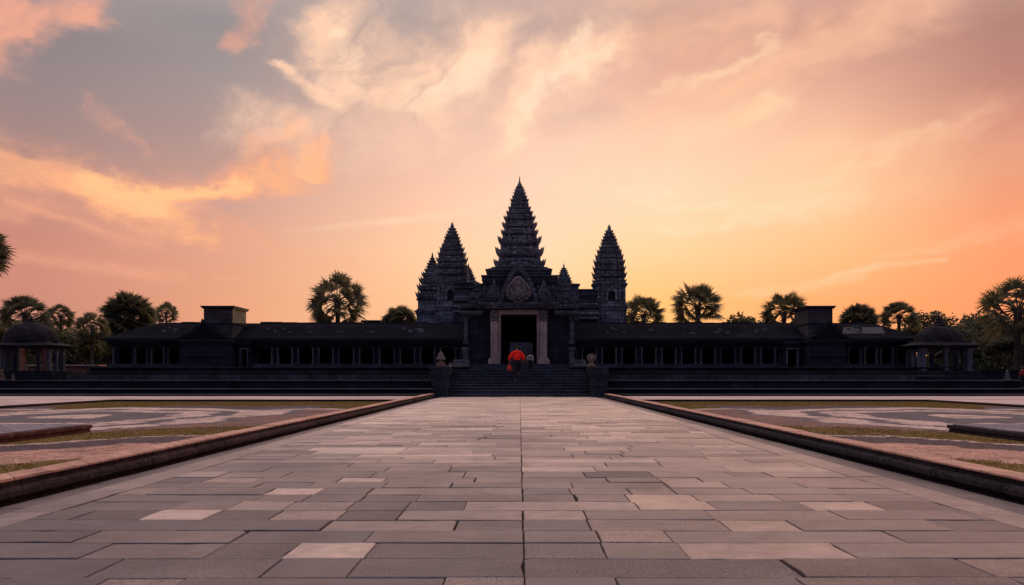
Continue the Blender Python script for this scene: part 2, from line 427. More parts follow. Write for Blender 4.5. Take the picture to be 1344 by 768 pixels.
def kerb(sx):
    x = -3.80 if sx < 0 else 3.76
    lab = 'left' if sx < 0 else 'right'
    r = MB(); c = MB(); up = MB(); y = -6.
    a = lambda d: x+sx*d
    def bx(mb, d0, d1, *q):
        p0, p1 = sorted((a(d0), a(d1))); mb.box(p0, p1, *q)
    while y < 30.8:                                # rough rounded lower course, block by block
        h = min(random.uniform(1.0, 2.1), 30.8-y); n = max(2, int(h/.09)); rs = []
        for i in range(n+1):
            yy = y+.004+(h-.008)*i/n; pr = []
            q = mnoise.noise(Vector((yy*2.3, sx*3., 1.)))*.016; q2 = mnoise.noise(Vector((yy*6., sx*3., 7.)))*.011
            for d, z in ((.12, -.04), (.04, -.04), (.034, .012), (-.004, .045), (.0, .08), (.012, .100), (.035, .113), (.12, .115)):
                pr.append((a(d-q*.8-(q2 if z > 0 else 0)), yy, z+(q2 if z > .05 else 0)))
            rs.append(pr if sx > 0 else pr[::-1])
        r.rings(rs); y += h
    y = -6.
    while y < 30.8:
        h = min(random.uniform(1.2, 2.4), 30.8-y)
        bx(up, .062+random.uniform(-.006, .006), .27, y+.003, y+h-.003, -.04, .152); y += h
    y = -6.
    while y < 30.8:
        h = min(random.uniform(.7, 1.3), 30.8-y)
        q = random.uniform(-.003, .003)
        bx(c, .050+random.uniform(-.006, .006), .29, y+.002, y+h-.002, .154, .176+q*2); y += h
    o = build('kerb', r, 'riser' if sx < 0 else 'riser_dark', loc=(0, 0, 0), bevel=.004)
    tag(o, 'raised stone kerb with pink coping along the %s edge of the flagstone path' % lab, kind='structure')
    u = build('upper_course', up, 'riser' if sx < 0 else 'riser_dark', o, bevel=.006)
    build('coping', c, 'coping', o, bevel=.006)
    return o
kerb(-1); kerb(1)

# sunken gardens ---------------------------------------------------------
def warp(X, Y):
    x = abs(X)
    return (x+.38*math.sin(1.1*Y+.6)+.16*math.sin(2.7*Y+1.3*x), Y+.42*math.sin(.9*x+.4)+.17*math.sin(2.3*x-.8*Y))
def zone(X, Y):
    x, yy = warp(X, Y)
    d = math.hypot(x-9.9, (yy-15.6)/1.05)
    q = yy+.45*(x-5.5)
    if q < 12.3: return 'g' if (9.9 < q < 12.3 or 5.2 < q < 6.9) else 'o'
    if d < 4.3: return 'o'
    if yy > 21.3 or math.sin(.8*x+1.9*math.sin(.55*yy)) > .55: return 'g'
    return 'o'
def garden_mat():
    m, nt, b = new_mat('garden_mosaic', .85, .25)
    tc = nt.n.new('ShaderNodeTexCoord').outputs['Object']; p = nt.sep(tc)
    S = lambda a, b_, c: nt.math('SINE', nt.math('ADD', nt.math('MULTIPLY_ADD', p[1], a, nt.math('MULTIPLY', X, b_)), c))
    X = nt.math('ABSOLUTE', p[0])
    wob, _ = nt.noise(tc, 2.2, 8, .72); wob = nt.math('MULTIPLY', nt.math('SUBTRACT', wob, .5), 1.1)
    x = nt.math('ADD', nt.math('MULTIPLY_ADD', S(1.1, 0., .6), .38, X), nt.math('MULTIPLY_ADD', S(2.7, 1.3, 0.), .16, wob))
    y = nt.math('ADD', nt.math('MULTIPLY_ADD', S(0., .9, .4), .42, p[1]), nt.math('MULTIPLY_ADD', S(-.8, 2.3, 0.), .17, wob))
    d = nt.vec('LENGTH', nt.comb(nt.math('SUBTRACT', x, 9.9), nt.math('DIVIDE', nt.math('SUBTRACT', y, 15.6), 1.05), 0.))
    q = nt.math('MULTIPLY_ADD', nt.math('SUBTRACT', x, 5.5), .45, y)
    pale, dark, vio, pink, brown, gr = (.66, .50, .46), (.15, .135, .165), (.10, .068, .085), (.56, .32, .27), (.24, .14, .13), (.16, .105, .028)
    K = lambda v, stops, m_: nt.ramp(nt.math('DIVIDE', v, m_), [(s_/m_, c) for s_, c in stops], 'CONSTANT')
    rings = K(d, [(0, pale), (.8, dark), (2.1, pale), (2.75, dark), (3.2, pale), (4.05, dark)], 6.)
    far = K(y, [(0, brown), (18.6, pale), (19.1, dark), (19.9, vio), (21.3, gr)], 30.)
    side = nt.math('SINE', nt.math('MULTIPLY_ADD', x, .8, nt.math('MULTIPLY', nt.math('SINE', nt.math('MULTIPLY', y, .55)), 1.9)))
    far = nt.mix(nt.math('GREATER_THAN', side, .55), far, (*gr, 1))
    c = nt.mix(nt.math('LESS_THAN', d, 4.3), far, rings)
    nearc = K(q, [(0, pale), (3., gr), (4.4, pink), (5.2, gr), (6.9, pink), (8.5, vio), (9.75, pale), (9.9, gr)], 14.)
    c = nt.mix(nt.math('LESS_THAN', q, 12.3), c, nearc)
    dirt, _ = nt.noise(tc, 1.1, 8, .75, .6)
    c = nt.mix(nt.rng(dirt, .5, .66, 0., .8), c, (.115, .082, .05, 1))
    cob = nt.voro(tc, 7., 'DISTANCE_TO_EDGE'); n2, _ = nt.noise(tc, 22., 5, .7); n1, _ = nt.noise(tc, 1.4, 5, .7)
    c = nt.mix(1., c, nt.ramp(n1, [(.25, (.62, .62, .65)), (.75, (1.3, 1.25, 1.2))]), 'MULTIPLY')
    c = nt.mix(1., c, nt.ramp(n2, [(.3, (.65, .65, .65)), (.7, (1.25, 1.25, 1.25))]), 'MULTIPLY')
    c = nt.mix(1., c, nt.ramp(cob, [(0., (.7, .7, .7)), (.06, (1., 1., 1.))]), 'MULTIPLY')
    nt.l.new(c, b.inputs['Base Color'])
    bump(nt, b, nt.math('ADD', nt.rng(cob, 0., .06), n2), .7, .02)
    return m
MAT['garden'] = garden_mat()
for sx in (-1, 1):
    a, b = sorted((sx*4.02, sx*14.95))
    tag(sheet('garden_ground', a, b, -6, 25.0, .03, 'garden'), '%s garden floor of swirling pale and dark paving with grass' % ('left' if sx < 0 else 'right'), kind='structure')
# walkway in front of the terrace and beside the gardens, with its own dark edge
def walkway(sx):
    w = MB()
    def bx(x0, x1, *q):
        p0, p1 = sorted((sx*x0, sx*x1)); w.box(p0, p1, *q)
    bx(15.0, 70, -6, 24.998, -.1, .10); bx(4.05, 70, 25.03, 29.095, -.1, .104)
    o = build('walkway', w, 'walk'); tag(o, 'pale walkway around the %s garden below the terrace' % ('left' if sx < 0 else 'right'), kind='structure')
    e = MB()
    for (x0, x1, y0, y1) in ((4.1, 14.9, 24.86, 25.026), (14.86, 14.998, -6, 24.86)):
        p0, p1 = sorted((sx*x0, sx*x1)); e.box(p0, p1, y0, y1, -.05, .098)
    build('edge_stone', e, 'riser_dark', o, bevel=.01)
walkway(-1); walkway(1)
# grass tufts
gm = MB()
cnt = 0
while cnt < 26000:
    sx = random.choice((-1, 1)); X = sx*random.uniform(4.1, 14.8); Y = random.uniform(5.5, 24.6)
    if zone(X, Y) != 'g': continue
    if 7.0 < abs(X) < 10.2 and 6.8 < Y < 11.5: continue
    cnt += 1
    for _ in range(3):
        a = random.uniform(0, 6.28); h = random.uniform(.012, .034); w = .006
        x0, y0 = X+random.gauss(0, .03), Y+random.gauss(0, .03)
        dx, dy = math.cos(a)*w, math.sin(a)*w
        gm.add([(x0-dx, y0-dy, .028), (x0+dx, y0+dy, .028), (x0+random.gauss(0, .014), y0+random.gauss(0, .014), .03+h)], [(0, 1, 2)])
tag(build('grass', gm, 'grass'), 'short dry ochre grass in the garden beds', 'grass', kind='stuff')

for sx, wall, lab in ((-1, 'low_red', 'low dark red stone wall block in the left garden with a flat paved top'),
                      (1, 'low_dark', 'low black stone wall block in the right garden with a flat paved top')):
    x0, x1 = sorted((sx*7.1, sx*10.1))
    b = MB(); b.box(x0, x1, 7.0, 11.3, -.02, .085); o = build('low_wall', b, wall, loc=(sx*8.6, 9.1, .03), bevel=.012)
    tag(o, lab, 'low wall')
    b = MB(); b.box(x0-.02, x1+.02, 6.98, 11.32, .087, .150); build('cap_course', b, wall, o, bevel=.01)
    b = MB(); b.box(x0+.04, x1-.04, 7.04, 11.26, .1505, .165); build('paved_top', b, 'low_top', o, bevel=.004)

# ------------------------------------------------------------------ terrace and stairs
T = empty('stone_terrace', (0, 33, 0), 'long dark stepped stone terrace that carries the whole temple', 'terrace')
def both(fn):
    for s_ in (-1, 1): fn(s_)
def mir(mb, s_, x0, x1, *q):
    p0, p1 = sorted((s_*x0, s_*x1)); mb.box(p0, p1, *q)
for nm, y0, z0, z1, ledge in (('lower_tier', 30.84, -.05, .39, .06), ('upper_tier', 31.75, .2, .77, .05)):
    for s_ in (-1, 1):
        b = MB(); mir(b, s_, 3.9, 70, y0+.05, 48, z0, z1-.07)
        if nm == 'lower_tier': mir(b, s_, 4.2, 70, 29.1, y0+.05, -.05, .17)
        mir(b, s_, 3.9, 70, y0+.12, 47.9, z1-.07, z1-.05)
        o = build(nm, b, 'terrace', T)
        e = MB(); mir(e, s_, 3.9, 70, y0-.02, 48, z1-.05, z1); build('tier_edge', e, 'step', o, bevel=.012)
b = MB(); b.box(-3.9, 3.9, 34.75, 48, -.05, 1.55); build('terrace_core', b, 'terrace', T)
for s_ in (-1, 1):
    xo = 20.9 if s_ < 0 else 20.6
    b = MB(); mir(b, s_, 3.3, xo+1.3, 33.45, 46, .5, 1.02); build('block_course', b, 'terrace_block', T, bevel=.01)
    b = MB(); mir(b, s_, 3.3, xo+.5, 33.65, 46, 1.02, 1.22); mir(b, s_, 3.3, xo+.42, 33.85, 46, 1.22, 1.34)
    mir(b, s_, 3.3, xo+.5, 33.7, 46, 1.34, 1.42); build('base_moulding', b, 'terrace', T, bevel=.02)
b = MB(); b.box(22.0, 70, 34.4, 48, .5, 1.27); b.box(22.0, 70, 34.33, 34.5, 1.2, 1.275); build('side_platform', b, 'terrace', T)
b = MB(); b.box(-70, -26.6, 34.6, 48, .5, 1.15); build('side_platform', b, 'terrace', T)

ST = empty('staircase', (0, 31.5, 0), 'broad dark stone staircase rising from the path to the temple door', 'staircase')
NS = 11
for i in range(NS):
    z1 = 1.57*(i+1)/NS; y0 = 31.5+i*.31
    b = MB(); hw = 3.32 if i < 8 else 3.32
    b.box(-hw, hw, y0+.02, 34.9, z1-.142, z1-.035); b.box(-hw, hw, y0, 34.9, z1-.04, z1)
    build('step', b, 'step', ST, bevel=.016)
for s_ in (-1, 1):
    b = MB(); mir(b, s_, 3.32, 3.95, 31.9, 34.9, -.02, 1.2)
    mir(b, s_, 3.28, 3.9, 32.2, 35.1, 1.2, 1.45)
    build('side_wall', b, 'terrace', ST, bevel=.03)
    b = MB(); mir(b, s_, 2.5, 3.32, 34.0, 35.1, 1.38, 1.72); mir(b, s_, 2.55, 3.3, 34.1, 35.1, 1.72, 1.78)
    build('landing_block', b, 'gate', ST, bevel=.03)
    # broken balustrade with pale weathered fragments
    for k in range(9):
        b = MB(); t = k/8; xx = s_*(3.30-.62*t); yy = 32.25+1.75*t; zz = 1.42+.02*math.sin(k*3)
        hh = .10+.09*abs(math.sin(k*2.3+s_))
        b.lathe(xx, yy, [(.05, zz), (.06, zz+.02), (.025, zz+hh*.4), (.045, zz+hh*.75), (.012, zz+hh)], 7); build('baluster', b, 'lichen', ST, smooth=True)
    b = MB(); b.tube([(s_*3.28, 32.1, 1.45), (s_*3.22, 31.95, 1.40), (s_*3.18, 31.9, 1.22), (s_*3.2, 31.88, 1.02)], [.05, .045, .03, .015], 6)
    build('serpent_tail', b, 'lichen', ST, smooth=True); b = MB(); b.tube([(s_*3.36, 31.95, 1.42), (s_*3.30, 31.84, 1.30), (s_*3.31, 31.82, 1.05)], [.04, .03, .012], 6)
    build('serpent_tail', b, 'lichen', ST, smooth=True)

def pedestal(s_, lab):
    cx = s_*3.63; y0, y1 = 31.0, 31.8
    P = empty('stair_pedestal', (cx, 31.4, 0), lab, 'pedestal')
    def ring(hw, z, hd): return [(cx-hw, 31.4-hd, z), (cx+hw, 31.4-hd, z), (cx+hw, 31.4+hd, z), (cx-hw, 31.4+hd, z)]
    b = MB(); b.rings([ring(.33, -.02, .38), ring(.335, .15, .38), ring(.36, .5, .40), ring(.41, .95, .42), ring(.43, 1.02, .43)])
    build('shaft', b, 'pedestal', P, bevel=.02)
    b = MB(); b.box(cx-.46, cx+.46, 30.93, 31.87, 1.02, 1.10); b.box(cx-.42, cx+.42, 30.97, 31.83, 1.10, 1.30); b.box(cx-.47, cx+.47, 30.92, 31.88, 1.30, 1.40)
    build('cap', b, 'pedestal', P, bevel=.02)
pedestal(-1, 'tapered carved stone pedestal left of the staircase'); pedestal(1, 'tapered carved stone pedestal right of the staircase')
# left: stacked lotus urn; right: hooded serpent head
x = -3.62
U = empty('stone_urn', (x, 31.4, 1.40), 'weathered stacked stone urn on the pedestal left of the stairs', 'urn')
b = MB(); b.lathe(x, 31.4, [(.20, 1.40), (.23, 1.45), (.17, 1.50), (.20, 1.55), (.16, 1.60)], 14, rib=.06); build('foot', b, 'warm_stone', U)
b = MB(); b.lathe(x, 31.4, [(.09, 1.60), (.10, 1.66), (.16, 1.69), (.21, 1.74), (.20, 1.79), (.16, 1.83)], 14, rib=.05); build('bowl', b, 'lichen', U)
b = MB(); b.lathe(x, 31.4, [(.15, 1.83), (.15, 1.88), (.11, 1.93), (.12, 1.97), (.07, 2.02), (.035, 2.08), (.01, 2.13)], 12, rib=.08); build('lid', b, 'lichen', U)
x = 3.3
G = empty('serpent_head_statue', (x, 31.4, 1.40), 'hooded stone serpent head on the pedestal right of the stairs', 'statue')
b = MB(); b.lathe(x, 31.4, [(.19, 1.40), (.20, 1.45), (.14, 1.49), (.11, 1.58)], 12); build('base', b, 'warm_stone', G)
b = MB()
rs = []
for t, (hw, hd, z, oy) in enumerate(((.10, .09, 1.55, .0), (.12, .09, 1.62, .02), (.19, .09, 1.70, .03), (.235, .085, 1.80, .03), (.22, .08, 1.89, .0), (.15, .07, 1.96, -.03), (.05, .04, 2.0, -.06))):
    rs.append([(x+hw*math.cos(a), 31.4+oy+hd*math.sin(a)*(1.0-.5*(math.sin(a) < 0)), z) for a in [2*math.pi*j/14 for j in range(14)]])
b.rings(rs); build('hood', b, 'lichen', G, smooth=True)
b = MB(); rs = []
for (r_, z, oy) in ((.03, 1.90, -.05), (.075, 1.88, -.09), (.095, 1.83, -.13), (.08, 1.77, -.15), (.055, 1.73, -.17), (.02, 1.72, -.18)):
    rs.append([(x+r_*math.cos(a), 31.4+oy+r_*.7*math.sin(a), z) for a in [2*math.pi*j/10 for j in range(10)]])
b.rings(rs); build('head', b, 'warm_stone', G, smooth=True)

# ------------------------------------------------------------------ galleries
def gallery(name, xa, xb, n, lab, hip, margin=.25):
    """hip: side (-1, 0, +1) on which the roof ends in a sloping hip"""
    x0, x1 = min(xa, xb), max(xa, xb)
    Gt = empty('gallery', ((x0+x1)/2, 35.6, 1.42), lab, 'gallery', 'pillared galleries of the temple')
    Y0 = 35.6; zf, zs, zh, ze = 1.40, 1.60, 2.44, 2.62
    w = MB(); w.box(x0, x1, Y0, Y0+.45, zf, zs); w.box(x0, x1, Y0, Y0+.45, zh, ze)
    w.box(x0, x1, 38.3, 38.6, zf, ze); w.box(x0, x0+.3, Y0+.45, 38.3, zf, ze); w.box(x1-.3, x1, Y0+.45, 38.3, zf, ze)
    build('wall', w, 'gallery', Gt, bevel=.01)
    m = MB(); m.box(x0-.02, x1+.02, Y0-.14, Y0-.003, zs-.09, zs-.02); m.box(x0-.02, x1+.02, Y0-.22, Y0-.003, zf-.0, zf+.07)
    build('sill_moulding', m, 'gallery_trim', Gt, bevel=.012)
    bay = (x1-x0-2*margin)/n
    for i in range(n+1):
        xc = x0+margin+i*bay
        p = MB(); hw = bay*.185; jit = random.uniform(-.012, .012)
        p.box(xc-hw+.05, xc+hw-.05, Y0+.03, Y0+.42, zs, zh)
        for q in (-1, 1):                                  # twin colonnettes with base and capital blocks
            xx = xc+q*(hw-.04)+jit
            cl = MB(); tl = random.uniform(-.012, .012)
            cl.box(xx-.055, xx+.055, Y0-.05, Y0+.16, zs-.01, zs+.09); cl.rings([[(xx-.034+dx, Y0-.03, zz), (xx+.034+dx, Y0-.03, zz), (xx+.034+dx, Y0+.12, zz), (xx-.034+dx, Y0+.12, zz)] for zz, dx in ((zs+.09, 0), (zh-.1, tl))])
            cl.box(xx-.06, xx+.06, Y0-.055, Y0+.16, zh-.1, zh-.002)
            if random.random() < .94: build('column', cl, 'colonnette' if random.random() < .7 else 'gallery_trim', Gt, bevel=.01)
        build('pier', p, 'gallery', Gt, bevel=.01)
    for i in range(n):                                     # arched heads and rubble sills in each opening
        xc = x0+margin+(i+.5)*bay; hw = bay*.32
        a = MB(); pts = [(xc-hw-.1, zh), (xc-hw-.1, zh-.16), (xc-hw, zh-.15)]
        for k in range(9):
            t = math.pi*(1-k/8); pts.append((xc+hw*.93*math.cos(t), zh-.13+.09*math.sin(t)))
        pts += [(xc+hw, zh-.15), (xc+hw+.1, zh-.16), (xc+hw+.1, zh)]
        a.prism_y(pts, Y0+.08, Y0+.2)
        build('arch_head', a, 'gallery', Gt)
    for i in range(n):                                     # posts seen deeper inside
        xc = x0+margin+(i+.5)*bay+random.uniform(-.2, .2)
        a = MB(); a.box(xc-.06, xc+.06, 37.0, 37.15, zf, ze); build('inner_post', a, 'gallery', Gt)
    c = MB(); c.box(x0-.05, x1+.05, Y0-.25, Y0+.4, ze, ze+.09); c.box(x0-.05, x1+.05, Y0-.42, Y0+.4, ze+.09, ze+.14)
    c.box(x0-.05, x1+.05, Y0-.60, 39.2, ze+.145, ze+.235)
    build('cornice', c, 'gallery', Gt, bevel=.015)
    r = MB(); zb = ze+.24; rs = []
    for ins, z in ((0, zb), (.05, zb+.06), (.45, zb+.17), (.95, zb+.42), (1.5, zb+.74), (1.95, zb+.93), (2.08, zb+.97)):
        hxl = ins*1.05 if hip == -1 else 0; hxr = ins*1.05 if hip == 1 else 0
        ex = .45
        l_ = x0-(ex if hip == -1 else 0)+hxl; r_ = x1+(ex if hip == 1 else 0)-hxr
        rs.append([(l_, 34.98+ins, z), (r_, 34.98+ins, z), (r_, 39.3-ins, z), (l_, 39.3-ins, z)])
    r.rings(rs); ro = build('roof', r, 'roof', Gt)
    l_, r_ = rs[-1][0][0], rs[-1][1][0]
    q = MB(); xx = l_
    while xx < r_:
        h = min(random.uniform(.3, .9), r_-xx); dz = random.uniform(-.03, .035)
        q.box(xx+.004, xx+h-.004, 37.02, 37.26, zb+.93, zb+1.015+dz); xx += h
    build('ridge_course', q, 'gallery', ro)
    for _ in range(int((x1-x0)*1.3)):                      # loose and broken stones lying on the slope
        q = MB()
        xx = random.uniform(max(l_, x0)+.5, min(r_, x1)-.7); ins = random.uniform(.7, 1.3); z = zb+.30+(ins-.7)*.55
        w_ = random.uniform(.08, .34); q.box(xx, xx+w_, 34.98+ins, 34.98+ins+.18, z-.1, z+random.uniform(.03, .14))
        build('loose_stone', q, 'gallery_trim', ro, bevel=.02)
    return Gt, zb
XL = lambda p: ax(p, 35.6)
gallery('gallery', XL(328), -2.95, 10, 'long pillared gallery between the left corner pavilion and the gatehouse', 0)
gallery('gallery', 2.87, XL(1027), 10, 'long pillared gallery between the gatehouse and the right corner pavilion', 0)
g3, zb = gallery('gallery', XL(146), XL(246), 4, 'short outer gallery with a hipped end left of the left corner pavilion', -1)
g4, zb = gallery('gallery', XL(1104), XL(1203), 4, 'short outer gallery with pale roof patch right of the right corner pavilion', 1)
q = MB()                                                   # newer pale slabs on the right outer roof
def onroof(x, ins): return (x, 34.98+ins, zb+.42+(ins-.95)*.58+.03)
for xa, xb in ((17.05, 18.0), (18.05, 19.25)):
    q.add([onroof(xa-.15, .75), onroof(xb-.1, .75), onroof(xb+.05, 1.4), onroof(xa+.2, 1.4)]+[(a_, b_, c_-.05) for a_, b_, c_ in (onroof(xa-.15, .75), onroof(xb-.1, .75), onroof(xb+.05, 1.4), onroof(xa+.2, 1.4))],
          [(0,1,2,3), (4,7,6,5), (0,4,5,1), (1,5,6,2), (2,6,7,3), (3,7,4,0)])
build('pale_slab', q, 'old_tile', g4)

def horn(mb, x, y, z, ang, h, w):
    """upright flame-shaped roof ornament leaning outwards"""
    o = Vector((math.cos(ang), math.sin(ang), 0)); t = Vector((-o.y, o.x, 0)); rs = []
    for f, out, th, tw in ((0, -.30, .44, 1.1), (.2, -.06, .46, 1.3), (.45, .12, .38, 1.15), (.7, .25, .24, .8), (.88, .33, .12, .4), (1., .40, .03, .08)):
        c = Vector((x, y, z+h*f))+o*h*out
        rs.append([tuple(c+o*h*th*.5), tuple(c+t*w*tw*.5), tuple(c-o*h*th*.5), tuple(c-t*w*tw*.5)])
    mb.rings(rs)

def corner_pavilion(s_, lab):
    # front block wall, doorway bay towards the centre, square tower block on the roof
    o0, o1, i1 = 17.07, 14.62, 13.85
    if s_ > 0: o0, o1, i1 = 16.45, 14.57, 13.60
    cx = s_*(o0+o1)/2
    P = empty('corner_pavilion', (cx, 35.5, 1.0), lab, 'pavilion', 'corner pavilions of the temple')
    b = MB(); mir(b, s_, o1, o0, 34.35, 37, .77, 1.02); mir(b, s_, o1+.03, o0-.03, 34.42, 37, 1.02, 2.60); build('front_wall', b, 'gallery', P, bevel=.015)
    b = MB(); mir(b, s_, o1-.06, o0+.06, 34.30, 37, 2.605, 2.70); mir(b, s_, o1-.1, o0+.1, 34.18, 37, 2.705, 2.84)
    mir(b, s_, o1-.02, o0+.02, 34.33, 34.41, 1.95, 2.03); mir(b, s_, o1-.02, o0+.02, 34.33, 34.41, 1.35, 1.44)
    build('cornice', b, 'gallery', P, bevel=.012)
    # porch gable roof
    b = MB(); x0, x1 = sorted((s_*(o1-.12), s_*(o0+.12))); xm = (x0+x1)/2
    rs = []
    for yy in (34.15, 37.2):
        pr = []
        for f, z in ((0, 2.845), (.1, 2.95), (.28, 3.16), (.42, 3.45), (.5, 3.60), (.58, 3.45), (.72, 3.16), (.9, 2.95), (1, 2.845)):
            pr.append((x0+(x1-x0)*f, yy, z))
        rs.append(pr)
    b.rings(rs); build('porch_roof', b, 'roof', P)
    b = MB()                                               # worn flame ornament on the porch gable
    for k, (dx, z, h) in enumerate(((0, 3.5, .34), (-.28, 3.3, .3), (.28, 3.3, .3), (-.5, 3.1, .26), (.5, 3.1, .26)), 0):
        horn(b, xm+dx, 34.2, z, -math.pi/2, h, .2)
    build('gable_ornament', b, 'gallery', P)
    # doorway bay
    b = MB(); mir(b, s_, i1, i1+.14, 35.3, 36, 1.40, 2.6); mir(b, s_, o1-.14, o1-.003, 35.3, 36, 1.40, 2.6); mir(b, s_, i1+.14, o1-.14, 35.3, 36, 2.38, 2.6)
    build('door_wall', b, 'gallery', P)
    b = MB(); mir(b, s_, i1-.3, o0, 38, 38.3, 1.4, 2.6); build('rear_wall', b, 'gallery', P)
    b = MB()
    for q in (i1+.16, o1-.24): mir(b, s_, q, q+.07, 35.2, 35.5, 1.42, 2.34)
    mir(b, s_, i1+.12, o1-.13, 35.2, 35.5, 2.34, 2.42); build('door_frame', b, 'gallery_trim', P, bevel=.008)
    b = MB(); mir(b, s_, i1-.1, o1+.3, 35.05, 39, 2.62, 2.86); build('eave', b, 'gallery', P, bevel=.012)
    b = MB(); rs = []
    for ins, z in ((0, 2.865), (.05, 2.92), (.45, 3.03), (.95, 3.28), (1.5, 3.6), (1.95, 3.79), (2.08, 3.83)):
        x0_, x1_ = sorted((s_*(i1-.28), s_*(o0+.30)))
        rs.append([(x0_, 34.99+ins, z), (x1_, 34.99+ins, z), (x1_, 39.28-ins, z), (x0_, 39.28-ins, z)])
    b.rings(rs); build('roof', b, 'roof', P)
    # tower block
    a0, a1 = (16.2, 14.72) if s_ < 0 else (16.05, 14.8)
    b = MB(); mir(b, s_, a1, a0, 35.0, 36.75, 2.9, 4.42); t_ = build('tower_block', b, 'block', P, bevel=.012)
    b = MB(); mir(b, s_, a1-.08, a0+.08, 34.92, 36.83, 4.425, 4.50); mir(b, s_, a1-.13, a0+.13, 34.87, 36.88, 4.503, 4.56); build('cap', b, 'gallery', t_, bevel=.01)
    b = MB(); mir(b, s_, a1-.04, a0+.04, 34.96, 36.79, 3.62, 3.69); build('ledge', b, 'gallery', t_, bevel=.01)
corner_pavilion(-1, 'corner pavilion with a square block tower on the left gallery roof')
corner_pavilion(1, 'corner pavilion with a square block tower on the right gallery roof')

# ------------------------------------------------------------------ towers
def section(hw, rnd=.0):
    q = [(1, .34), (.9, .34), (.9, .58), (.78, .58), (.78, .78), (.58, .78), (.58, .9), (.34, .9), (.34, 1)]
    pts = []
    for a, (sx, sy, rev) in enumerate(((1, 1, 0), (-1, 1, 1), (-1, -1, 0), (1, -1, 1))):
        s_ = [(x*sx, y*sy) for x, y in q]
        pts += s_[::-1] if rev else s_
    out = []
    for x, y in pts:
        r = math.hypot(x, y); k = 1+(1/r-1)*rnd
        out.append((x*k*hw, y*k*hw))
    return out
def tower(name, cx, Y, px_c, base_y, tips, spire, body, lab, group=None, mat='tower', horns=True, inset=3.8):
    """tips: (height line, half width) of each tier's ornament tips, bottom to top, in survey units at depth Y"""
    k = Y/F
    TW = empty(name, (cx, Y, az(body[-1][1], Y)), lab, 'tower', group)
    zb = az(base_y, Y)
    n = len(tips)
    for i, (py, hwp) in enumerate(tips):
        zt = az(py, Y); h = zt-zb; big = i < n*.62
        hw = max(.04, (hwp-(inset if big else inset*.32))*k)
        nxt = tips[i+1][1] if i+1 < n else tips[i][1]*.6
        hn = max(.03, (nxt-(inset if i+1 < n*.62 else inset*.32))*k)
        b = MB(); rnd = .35 if big else .75
        prof = [(-.04, .80), (.14, .80), (.19, 1.06), (.30, 1.09), (.38, 1.0), (.62, .98), (.72, 1.04), (.82, 1.03), (.86, .84)]
        rs = [[(cx+x, Y+y, zb+h*f) for x, y in section(hw*m, rnd)] for f, m in prof]
        rs.append([(cx+x, Y+y, zt+.01) for x, y in section(min(hw*.9, hn*.97), rnd)])
        b.rings(rs)
        if horns:
            hh = h*(1.15 if big else 1.2); tw = hw
            # corner and face antefixes standing on this tier's ledge
            for a in range(4):
                for off, sc in ((0, 1. if a % 2 == 0 else .55), (.38, .8), (-.38, .8)):
                    ang = a*math.pi/2; rr = tw*(1.0 if off == 0 else .93)
                    px_ = math.cos(ang)*rr-math.sin(ang)*off*tw*1.5*1; py_ = math.sin(ang)*rr+math.cos(ang)*off*tw*1.5
                    horn(b, cx+px_, Y+py_, zb+h*.12, ang, hh*.9*sc, max(.05, tw*(.34 if off == 0 else .26)))
                ang = a*math.pi/2+math.pi/4; rr = tw*1.08
                horn(b, cx+math.cos(ang)*rr, Y+math.sin(ang)*rr, zb+h*.12, ang, hh*.85, max(.05, tw*.3))
        build('tier', b, mat, TW)
        zb = zt
    b = MB(); b.lathe(cx, Y, [(w*k, az(py, Y)) for py, w in spire], 10); build('finial', b, mat, TW)
    # body sections below the crown: (top line, bottom line, half width)
    for j, (yt, yb, hwp) in enumerate(body):
        z0, z1 = az(yb, Y), az(yt, Y); hw = hwp*k; h = z1-z0
        b = MB(); rs = []
        for f, m in ((0, 1.05), (.07, 1.05), (.09, 1.0), (.15, 1.0), (.17, .955), (.80, .955), (.82, .99), (.87, .99), (.89, 1.04), (.93, 1.04), (.94, 1.08), (1., 1.08)):
            rs.append([(cx+x, Y+y, z0+h*f) for x, y in section(hw*m, 0.)])
        b.rings(rs); o = build('body', b, mat, TW)
        if j == 0 and h > .8:
            b = MB(); zc = z0+h*.17; hh = h*.62; q = hw*.34; yf = Y-hw*.985
            pts = [(cx-q, zc), (cx-q, zc+hh*.62), (cx-q*1.15, zc+hh*.66), (cx-q*.7, zc+hh*.8), (cx, zc+hh), (cx+q*.7, zc+hh*.8), (cx+q*1.15, zc+hh*.66), (cx+q, zc+hh*.62), (cx+q, zc)]
            inn = [(cx-q*.62, zc), (cx-q*.62, zc+hh*.55), (cx, zc+hh*.72), (cx+q*.62, zc+hh*.55), (cx+q*.62, zc)]
            pts2 = pts+inn[::-1]
            b.prism_y(pts2, yf-.15, yf+.05); build('niche_frame', b, mat, o)
            b = MB(); b.prism_y([(cx+(x_-cx)*1.02, z_) for x_, z_ in inn], yf-.012, yf+.1); build('niche_shade_panel', b, 'gallery', o)  # dark panel stands in for the shade inside the niche
            b = MB()
            for sgn in (-1, 1):
                for e in (.50, .78): b.box(cx+sgn*hw*e-.05*hw, cx+sgn*hw*e+.05*hw, Y-hw*1.0, Y-hw*.8, z0+h*.17, z0+h*.8)
            build('pilaster', b, mat, o)
    return TW

